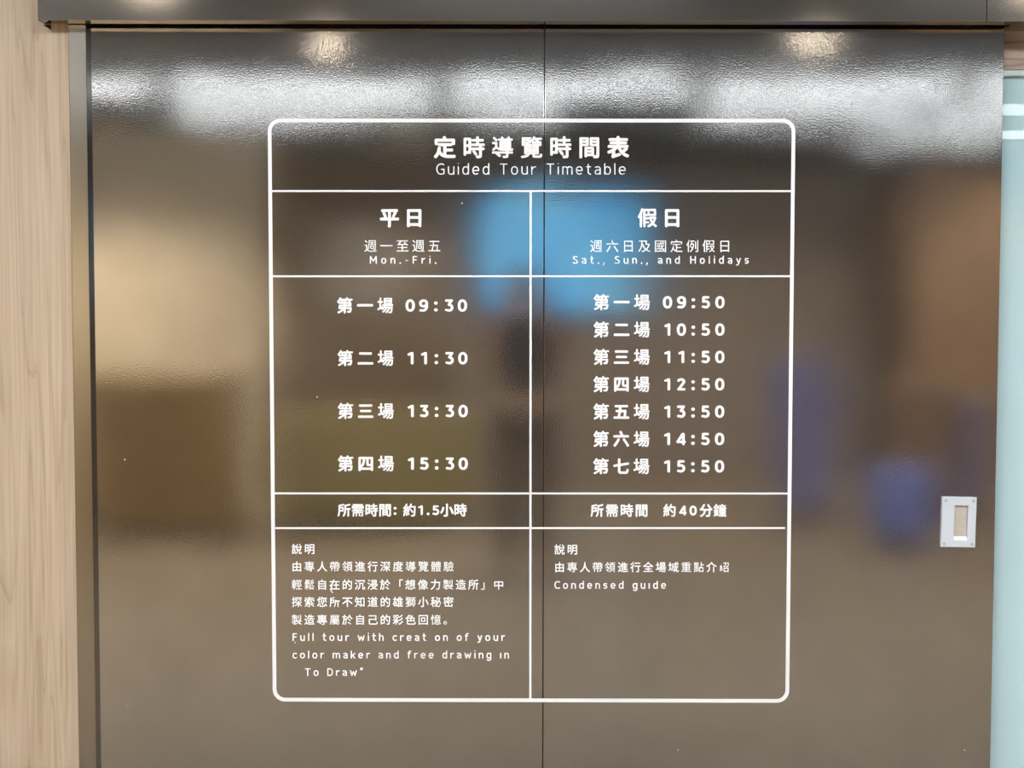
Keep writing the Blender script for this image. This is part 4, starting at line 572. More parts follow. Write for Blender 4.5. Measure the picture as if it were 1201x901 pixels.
[1,[84,12,104,11,163,11,179,13,188,17,194,25,198,37,199,54,194,59,185,62,180,62,176,57,172,41,168,37,92,37,88,40,88,82,81,88,67,87,63,84,62,79,63,29,68,19,76,14],[23,18,31,18,36,23,57,71,56,76,53,80,42,85,37,84,32,80,10,32,12,25],[217,22,224,21,235,25,239,29,239,34,231,54,215,84,211,88,205,90,193,84,190,76,207,44,214,25],[136,50,141,49,146,50,154,56,157,62,152,71,134,93,165,97,172,102,175,109,176,186,175,191,171,195,155,195,150,188,150,120,129,118,123,112,124,103,120,105,115,105,106,101,103,96,104,88],[48,93,62,94,65,96,67,101,68,197,85,225,88,233,84,239,73,243,65,241,44,210,7,169,9,162,20,151,26,152,40,166,41,165,41,102,43,96],[97,112,101,111,105,113,126,141,136,162,136,166,131,171,120,174,113,171,102,151,85,130,84,124,85,120],[216,112,221,111,232,117,235,121,235,126,225,144,208,169,214,169,221,173,237,207,239,211,237,216,224,221,134,221,137,232,135,238,121,243,115,241,93,202,76,183,75,179,77,174,87,165,95,165,121,196,205,196,198,180,198,174,186,168,184,162,211,116]],
[1,[116,8,132,7,136,9,139,14,140,146,193,105,221,80,228,79,241,92,242,96,240,101,228,111,194,138,160,162,152,164,140,154,139,155,139,174,155,199,232,200,235,204,237,208,237,219,232,226,23,227,18,225,14,221,13,207,16,202,20,199,120,199,108,180,87,155,62,132,37,113,12,99,9,93,12,87,20,76,25,75,29,76,67,100,85,115,110,139,111,15,112,12]],
[1,[20,9,28,11,40,21,53,35,64,53,74,76,79,73,110,34,116,33,122,36,130,46,130,53,82,106,85,117,126,117,132,123,133,23,135,16,141,13,155,15,159,20,160,33,204,33,205,22,209,17,224,16,228,19,231,26,231,213,228,220,222,222,141,222,137,221,133,213,132,137,126,143,87,143,86,144,87,185,116,185,122,186,125,193,124,207,116,211,56,211,60,232,59,238,55,241,45,243,36,241,25,204,19,188,6,165,6,160,9,155,18,149,26,149,36,162,46,185,59,185,59,144,57,143,14,143,9,140,8,137,7,124,12,118,57,116,54,101,49,82,40,64,26,45,7,28,8,20],[160,59,159,196,204,196,204,59]],
[1,[20,12,28,14,46,32,56,37,60,36,92,19,115,14,134,12,233,15,239,20,242,32,241,37,235,40,186,37,134,37,107,40,87,47,70,57,69,146,68,150,60,155,17,155,12,153,9,148,9,137,12,131,17,129,44,129,44,59,23,45,11,34,8,29,9,23,17,14],[96,50,101,48,211,48,216,50,218,53,220,57,219,169,213,174,165,174,163,176,168,187,232,187,239,191,241,204,236,210,198,211,209,230,209,235,205,239,193,243,186,240,169,211,140,211,139,219,130,233,123,242,116,244,105,239,102,233,103,228,114,211,81,211,74,205,74,193,81,187,139,186,135,174,99,174,95,172,92,168,92,57],[118,71,118,84,191,84,194,82,193,71],[118,105,118,118,193,118,194,116,193,105],[118,139,118,151,120,152,191,152,194,151,193,139],[50,177,56,177,67,185,69,190,69,194,57,209,37,230,31,233,26,232,16,225,15,218]],
[1,[131,8,146,7,151,12,152,19,233,19,238,21,241,25,241,37,236,43,205,44,204,46,205,71,232,71,236,74,238,79,238,89,233,94,204,96,205,121,232,121,236,125,238,130,237,140,233,144,204,146,204,171,233,172,238,179,238,191,232,196,206,197,207,205,200,222,192,236,185,240,172,235,169,228,183,197,154,197,165,232,162,238,149,242,144,240,141,236,121,187,120,196,113,201,71,201,70,202,73,238,67,243,54,244,50,241,48,238,43,201,18,201,14,199,11,194,11,182,14,177,18,175,39,174,30,132,22,110,13,90,4,74,4,70,8,64,18,57,23,58,28,62,37,78,47,101,54,124,66,174,113,175,99,152,99,148,106,137,112,133,118,135,126,144,127,15],[104,18,110,17,120,20,123,23,125,28,110,87,106,99,102,103,98,105,90,102,85,100,84,96,93,57,65,52,63,53,82,102,94,141,94,146,89,151,74,153,69,149,51,87,38,56,29,42,29,37,34,25,39,21,98,33,99,33,102,22],[152,44,152,71,179,70,179,44],[152,95,152,121,179,121,179,96],[152,146,151,171,179,171,179,146]],
[1,[186,9,197,9,202,12,203,59,207,50,211,46,228,49,233,52,236,57,236,179,232,182,204,182,202,183,202,207,204,209,239,210,241,214,241,224,238,229,151,229,147,228,145,225,145,214,148,209,182,208,182,182,154,182,149,179,149,51,150,46,154,45,163,45,167,48,167,160,168,162,182,162,182,14],[24,11,45,11,56,16,60,20,64,29,67,45,71,85,71,127,67,162,58,193,81,230,78,234,67,240,62,238,48,215,28,239,25,239,16,233,14,228,34,197,9,172,8,168,17,158,22,157,42,175,48,146,34,120,8,87,17,73,20,71,23,72,50,106,49,70,46,42,40,33,23,32,18,29,18,26,21,14],[81,14,92,13,95,15,98,32,137,33,140,34,141,37,140,112,137,114,97,115,98,135,134,135,137,137,139,140,139,205,134,209,112,209,120,235,116,238,104,241,99,236,91,210,81,208,77,204,77,18],[98,53,97,93,121,94,122,54,121,53],[204,62,202,64,202,162,218,162,218,67,216,65,207,65],[98,155,97,188,119,188,119,155]],
[1,[79,6,109,7,124,10,134,15,139,26,140,232,138,238,134,240,118,240,115,238,112,233,112,35,107,33,74,33,70,31,66,26,67,22,71,10],[223,59,228,58,242,64,246,68,247,73,234,110,222,137,199,179,196,182,191,182,177,177,175,174,174,169,197,124,208,99,219,64],[24,62,31,65,42,81,53,102,61,124,74,169,74,174,70,178,54,181,46,176,36,137,27,115,17,95,7,79,6,74,9,70]],
[1,[51,6,64,6,68,9,70,12,70,102,71,104,79,90,87,88,87,84,90,78,99,74,106,76,113,88,117,104,124,140,125,154,124,158,120,161,112,163,106,160,103,155,95,111,70,146,92,147,96,149,99,154,99,166,96,171,92,172,71,172,70,174,70,210,92,217,96,224,95,230,87,239,84,241,20,223,17,221,15,216,18,205,22,201,26,201,44,204,45,174,43,172,17,172,11,166,10,154,14,148,18,147,41,146,29,117,21,99,7,76,5,70,14,56,18,54,23,55,28,60,43,91,44,90,45,14,46,9],[151,9,194,8,205,10,214,15,220,25,223,39,225,57,222,62,211,67,205,66,201,62,199,40,196,33,163,33,158,34,158,36,157,64,178,95,200,137,213,102,220,74,224,71,230,71,239,74,243,79,244,84,238,108,222,151,216,156,208,155,228,216,227,222,221,226,210,227,203,224,185,169,175,144,158,113,156,185,151,189,140,190,135,188,132,183,131,74,115,55,88,33,87,26,89,22,98,14,106,12,130,33,137,17,143,12],[175,188,182,189,190,199,192,204,190,208,174,222,147,241,141,243,137,241,128,232,129,224]],
[1,[194,8,208,7,212,9,215,14,216,76,214,81,210,84,205,85,196,85,190,81,189,76,188,43,138,43,138,90,135,94,131,96,172,97,183,102,190,110,194,121,195,134,193,140,182,145,176,144,172,138,170,124,166,121,118,121,141,135,162,150,188,176,189,183,186,186,177,191,169,192,143,167,143,172,140,178,108,197,208,197,208,174,210,169,216,166,228,166,234,169,235,174,235,213,233,219,227,223,140,223,133,241,130,244,126,246,115,244,110,241,108,236,111,224,110,223,25,223,18,221,15,214,15,174,17,169,20,167,34,166,40,169,42,174,42,197,90,198,92,197,87,190,88,183,129,157,98,138,97,140,96,171,90,176,77,176,72,169,71,126,29,111,28,112,31,112,46,130,63,157,60,165,51,170,46,171,41,168,25,143,12,129,10,124,12,120,26,110,14,107,9,101,9,96,16,87,22,83,45,89,79,102,93,97,118,96,113,93,111,88,110,43,64,43,63,74,61,79,54,83,43,83,39,81,36,74,36,26,38,22,45,18,188,17,190,12],[223,109,228,109,238,116,241,121,240,126,228,141,208,161,199,169,193,169,183,162,182,154]],
[1,[24,11,26,11,29,14,38,36,48,71,60,61,71,67,72,48,76,45,118,45,120,43,120,37,60,33,58,29,59,22,62,17,172,25,180,19,182,13,186,10,210,11,219,17,223,25,227,46,231,96,229,99,225,101,112,101,109,102,113,107,218,107,222,108,224,112,224,138,221,143,214,144,216,152,215,155,199,161,177,165,211,173,215,179,212,185,225,187,227,191,225,230,221,232,37,232,32,231,31,227,31,132,29,102,25,74,19,48,9,22,11,18],[194,28,179,43,185,45,188,49,188,74,186,78,182,80,141,80,140,84,141,85,208,85,208,67,205,39,200,28],[141,38,140,40,141,45,157,45,158,43,158,40],[92,58,92,66,120,65,120,58],[141,58,140,60,141,66,169,65,168,58],[48,75,53,129,53,183,54,185,71,185,68,177,71,173,106,165,70,158,65,155,64,152,66,144,61,138,62,110,67,107,86,106,68,88],[90,80,89,81,95,85,120,84,120,81,118,80],[82,120,81,123,82,130,106,130,108,129,107,120],[127,121,127,129,129,130,155,130,156,121,154,120],[176,120,176,130,204,130,204,121,202,120],[85,144,121,152,125,155,125,162,121,166,116,166,118,174,115,178,84,185,136,185,132,182,132,179,132,149,135,144],[151,144,153,149,153,180,151,184,148,185,195,185,167,177,165,172,169,166,165,164,162,157,163,154,166,152,200,144],[54,203,54,215,204,214,204,204,202,203]],
[1,[74,12,185,11,205,13,222,19,233,30,240,48,242,70,239,76,224,81,219,80,216,76,211,48,207,43,199,39,78,38,67,40,64,43,62,46,62,121,183,121,184,112,188,107,204,106,210,109,212,115,212,221,208,227,202,229,40,229,32,225,31,221,31,208,33,205,37,202,184,202,183,148,43,148,39,147,35,143,34,51,36,36,43,23,51,18]],
[1,[74,8,88,7,92,9,95,14,95,79,97,79,124,50,132,51,141,61,141,68,137,74,107,104,140,104,144,107,147,113,146,124,141,129,95,130,95,149,92,154,98,160,99,166,84,199,78,203,67,200,62,194,63,190,77,157,71,153,69,149,68,130,18,129,14,128,11,124,10,112,15,105,59,104,42,81,29,67,8,50,5,43,14,29,18,27,23,27,44,45,68,73,69,15,70,11],[149,8,154,8,174,19,195,32,214,49,231,67,243,82,244,87,242,92,230,98,222,99,208,81,192,65,174,51,137,30,134,26,135,22,144,11],[161,98,168,97,180,105,213,129,236,152,237,157,235,163,222,170,216,169,191,145,152,119,149,115,150,109],[41,144,46,144,56,149,59,152,59,157,53,171,40,191,36,195,31,196,20,190,18,183,37,148],[111,144,116,144,121,147,141,184,144,194,138,201,127,204,123,202,119,199,100,155,101,149],[159,169,163,168,168,169,207,199,230,222,231,227,230,232,216,238,210,238,185,214,151,190,147,185,148,180],[18,200,76,205,121,212,140,217,143,221,144,225,135,238,129,240,88,232,18,223,13,221,11,214,13,205]],
[1,[84,11,191,10,211,12,225,17,235,28,241,43,244,60,243,65,239,69,228,73,222,72,218,67,214,45,210,40,202,36,93,36,73,37,67,40,65,50,65,87,191,88,195,79,202,77,214,77,219,84,219,166,218,171,210,175,157,175,179,205,181,210,179,215,169,221,165,223,104,222,107,232,106,237,102,240,90,244,84,241,73,223,58,204,42,187,11,163,7,157,14,143,18,139,25,139,37,148,38,146,39,50,40,36,45,25,57,15,73,11],[65,114,65,149,113,149,115,148,113,114],[141,114,141,149,191,149,193,148,192,115,191,114],[68,175,87,197,138,197,141,196,121,175]],
[1,[20,8,25,6,39,7,43,11,44,18,46,20,204,20,206,18,207,11,211,7,227,6,231,9,234,15,234,225,231,232,225,234,26,234,20,232,17,225,17,15],[45,46,44,48,44,207,206,207,205,46],[78,78,168,77,174,79,177,85,177,168,174,174,168,176,81,176,74,173,72,166,72,87,73,82],[98,102,98,151,150,151,150,102]],
[1,[39,9,54,9,58,14,58,183,59,184,61,176,68,148,73,144,82,148,85,151,84,162,235,162,239,166,239,176,236,179,198,182,206,197,205,202,225,203,229,205,230,216,228,221,225,222,172,222,163,241,158,242,146,240,143,236,148,222,95,222,90,221,89,218,90,205,95,203,113,203,114,202,113,196,119,182,116,181,85,180,81,173,72,199,68,201,58,199,57,239,53,242,39,241,37,236,37,14],[129,11,182,10,194,12,200,15,205,22,209,42,205,45,194,48,191,46,189,34,185,29,134,29,132,32,131,67,126,69,115,69,111,64,112,23,115,17,119,14],[80,17,84,17,87,18,105,59,104,64,93,69,90,69,88,67,69,28,71,22],[226,22,230,21,239,26,242,29,242,32,217,73,214,75,211,75,200,70,199,65,224,23],[169,40,174,40,182,46,184,53,159,78,219,78,223,81,223,149,219,152,98,151,95,148,96,81,101,78,141,78,138,74,138,71],[118,95,117,96,117,106,118,107,200,107,202,106,200,95],[15,123,18,122,23,124,27,137,34,188,29,192,20,193,16,190,11,154,6,129,8,126],[118,123,117,126,117,134,118,135,200,135,202,134,202,124,200,123],[138,182,138,186,132,203,185,203,176,181]],
[1,[39,12,48,11,60,13,71,18,82,28,89,40,90,56,88,66,84,76,73,87,60,93,46,95,36,93,26,88,15,78,8,65,7,51,9,39,14,29,25,18],[43,32,36,36,31,41,27,53,28,59,32,66,42,73,48,74,56,73,62,69,68,60,70,53,69,46,66,40,60,35,54,32]],
[1,[20,14,232,14,236,20,236,31,233,36,228,38,139,39,140,71,199,71,205,76,206,87,204,93,199,96,139,96,139,126,141,127,199,127,205,131,207,140,225,128,232,127,235,129,244,140,245,148,242,151,200,176,177,194,141,228,142,235,138,240,127,245,121,245,102,222,81,199,57,180,32,164,9,151,5,144,7,140,15,130,20,128,25,128,45,140,46,131,53,127,110,127,111,96,53,96,48,92,47,79,48,74,54,71,110,71,111,39,22,38,17,34,15,29,15,19],[64,152,99,181,126,208,152,181,188,152]],
[1,[141,8,146,7,151,9,172,32,184,51,199,84,210,84,211,82,207,51,203,34,199,29,182,30,177,28,174,23,175,14,180,8,191,7,211,8,221,14,226,22,230,32,238,99,235,106,228,108,135,108,134,109,138,116,140,117,238,117,242,120,244,124,243,137,241,140,236,141,85,141,81,138,79,134,79,124,81,120,87,117,110,116,93,96,90,106,84,111,65,104,64,163,84,164,88,167,91,171,91,183,88,188,84,190,64,191,64,236,57,242,43,241,40,238,39,233,38,191,17,190,12,188,9,183,9,171,12,166,18,164,37,164,39,162,39,93,8,78,6,71,10,60,14,55,20,54,70,78,68,73,68,66,76,58,82,57,96,66,115,84,130,84,115,64,82,34,81,29,84,25,92,18,98,18,112,27,127,42,149,68,158,84,174,84,161,59,151,45,130,23,131,15],[110,148,218,147,223,149,226,157,226,227,224,233,218,237,112,237,107,235,103,227,103,157,105,151],[129,170,129,181,201,180,201,171,199,170],[129,203,129,215,201,214,201,204,199,203]],
[1,[210,8,216,6,224,7,232,12,239,23,242,36,243,54,240,59,230,64,225,62,223,59,220,36,218,33,215,34,207,46,200,71,223,118,235,157,230,163,221,165,216,165,212,162,194,112,189,180,190,182,236,182,241,188,241,200,235,207,237,214,235,219,221,232,207,242,200,241,196,237,192,233,192,228,194,225,213,208,188,208,186,239,182,243,168,244,163,241,162,238,162,207,85,207,78,202,78,190,81,184,85,182,162,182,173,74,168,68,165,78,162,80,157,81,76,60,71,56,71,51,74,38,78,36,82,35,157,56,146,45,127,29,125,23,129,17,137,11,144,11,162,25,180,44,190,25,196,17,204,10],[16,42,22,42,81,72,84,74,86,79,83,92,79,96,73,96,59,90,59,157,74,157,78,159,81,165,82,174,80,179,76,182,59,183,59,235,56,239,51,241,39,240,34,235,33,183,14,183,10,180,7,176,7,165,11,159,15,157,32,157,33,155,33,78,10,67,6,62,11,46],[89,87,93,86,148,86,154,88,156,95,156,157,152,165,148,166,93,166,87,163,85,157,85,95],[109,109,108,143,132,143,132,109]],
[1,[13,17,235,16,238,18,239,31,238,34,235,35,137,35,136,37,137,53,219,53,223,56,223,68,219,72,136,73,137,85,208,85,214,88,213,165,208,167,137,167,136,169,137,178,232,178,236,180,238,183,238,193,236,196,233,198,136,199,137,213,210,222,211,228,204,239,200,240,141,233,39,227,34,226,33,222,35,213,39,209,112,211,113,210,112,198,18,198,14,196,13,193,13,182,18,178,110,178,113,177,112,167,43,167,39,165,38,162,39,87,43,85,112,85,113,73,34,72,30,68,30,56,36,53,112,53,113,37,112,35,15,35,12,34,11,31,11,22],[60,103,60,118,112,118,113,116,112,103],[137,103,136,106,137,118,190,118,191,116,191,104,190,103],[60,135,60,150,112,149,112,135],[137,135,136,137,137,150,191,149,191,137,190,135]],
[1,[18,9,23,10,28,17,33,28,38,46,39,59,37,61,29,64,25,63,22,60,16,34,8,18,10,14],[133,9,148,8,151,12,152,18,154,20,210,20,211,12,214,10,227,9,232,12,232,120,227,123,190,123,189,165,239,166,242,171,242,183,238,187,189,188,189,236,185,241,171,241,168,240,167,236,166,123,135,123,130,120,130,14],[53,17,64,18,67,23,61,60,59,64,56,65,48,64,45,59,50,20],[83,22,93,23,96,28,87,59,84,66,81,67,71,65,69,60,80,25],[114,28,118,28,125,31,128,34,128,37,111,67,107,71,102,72,95,68,94,64],[152,41,152,102,210,102,210,42],[14,71,120,77,124,79,126,92,123,96,79,94,78,96,79,109,116,109,122,112,122,124,118,127,78,129,79,141,115,141,120,144,120,227,118,232,23,233,18,230,18,144,23,141,56,141,57,140,57,130,56,128,18,127,16,123,16,112,20,109,56,109,57,95,56,93,14,91,10,85,11,74],[37,159,37,200,45,167,48,165,54,167,57,172,50,205,45,209,39,207,37,205,36,214,59,215,59,160,57,159],[76,160,76,214,101,215,101,203,100,205,93,209,87,207,76,169,76,168,82,164,89,166,101,201,101,160,78,159]],
[1,[165,6,182,6,185,9,187,14,187,137,184,143,179,145,165,145,161,141,159,137,159,15,161,9],[32,8,39,9,61,25,78,45,87,65,92,88,93,137,92,141,87,145,73,145,67,141,65,137,64,93,60,74,53,58,39,43,17,26,18,18,28,10],[16,130,25,130,45,139,68,153,91,171,124,204,160,170,182,154,207,140,225,133,232,132,236,135,244,146,245,151,242,157,221,165,197,177,174,193,154,210,141,225,142,232,139,236,126,244,120,241,105,221,85,200,62,182,34,165,8,153,6,149,6,144]],
[1,[117,8,134,7,137,11,138,17,140,18,200,18,204,11,208,8,221,8,225,10,228,15,228,107,225,113,219,115,121,115,115,112,113,107,113,14],[28,32,36,32,41,37,46,68,45,72,40,75,34,75,29,70,24,40,25,36],[56,36,64,36,68,42,66,62,67,65,75,45,81,44,86,48,87,54,81,76,87,80,89,85,80,113,74,116,68,116,83,138,83,143,81,146,74,151,70,150,66,148,57,132,50,132,69,165,67,172,59,175,51,171,44,155,24,124,25,118,29,113,44,113,25,92,25,85,28,79,34,78,65,83,72,82,73,81,66,76,65,66,64,71,59,76,53,75,48,70,52,42],[140,42,138,43,138,90,202,90,201,42],[56,99,64,110,66,101,65,99],[116,123,123,121,138,131,155,149,165,168,171,188,174,206,176,207,208,207,209,205,207,172,203,154,199,151,177,151,172,149,170,144,173,132,179,128,200,127,213,129,221,134,227,144,231,168,235,222,233,228,228,231,113,231,109,229,107,225,107,214,110,208,148,207,141,178,133,163,122,151,107,140,108,132]],
[1,[193,8,208,7,212,11,214,15,214,133,235,133,239,135,243,141,243,154,239,158,235,159,158,159,157,160,156,168,152,172,135,173,130,166,129,110,127,87,122,67,112,43,100,26,100,20,110,10,118,9,123,12,136,31,146,54,153,81,157,132,186,133,188,17,190,11],[15,11,20,9,26,11,34,25,43,64,46,99,106,99,110,101,114,106,115,171,112,179,106,181,48,181,47,183,48,198,95,206,119,214,123,221,122,225,112,237,107,238,62,225,28,220,21,214,19,85,16,62,5,23,7,17],[48,124,48,156,88,155,88,125]],
[1,[128,6,163,7,172,9,179,14,183,25,183,60,185,62,236,62,242,65,243,78,241,84,238,86,223,87,231,95,230,103,206,118,213,120,218,124,218,188,216,192,210,196,140,196,138,197,140,201,227,201,232,207,232,221,225,225,139,225,137,239,134,243,130,244,118,244,113,242,111,238,110,225,18,224,14,219,14,210,15,205,20,201,111,200,111,197,109,196,40,196,36,193,34,188,34,126,36,121,42,119,110,119,110,114,23,113,17,107,18,96,20,92,25,90,155,92,156,87,12,86,7,81,8,65,14,62,50,61,48,56,50,51,74,33,87,22,93,19,96,20,107,30,109,37,102,45,82,61,155,61,156,31,126,31,120,26,119,22,123,12],[183,87,183,92,185,93,202,93,212,87],[140,114,138,116,140,119,160,119,162,115],[62,140,61,143,62,147,111,146,111,141,109,140],[140,140,138,143,140,147,190,146,190,140],[62,168,61,171,61,174,62,174,110,174,111,172,111,169,109,168],[140,168,138,171,138,174,140,174,190,174,190,172,190,169,188,168]]]
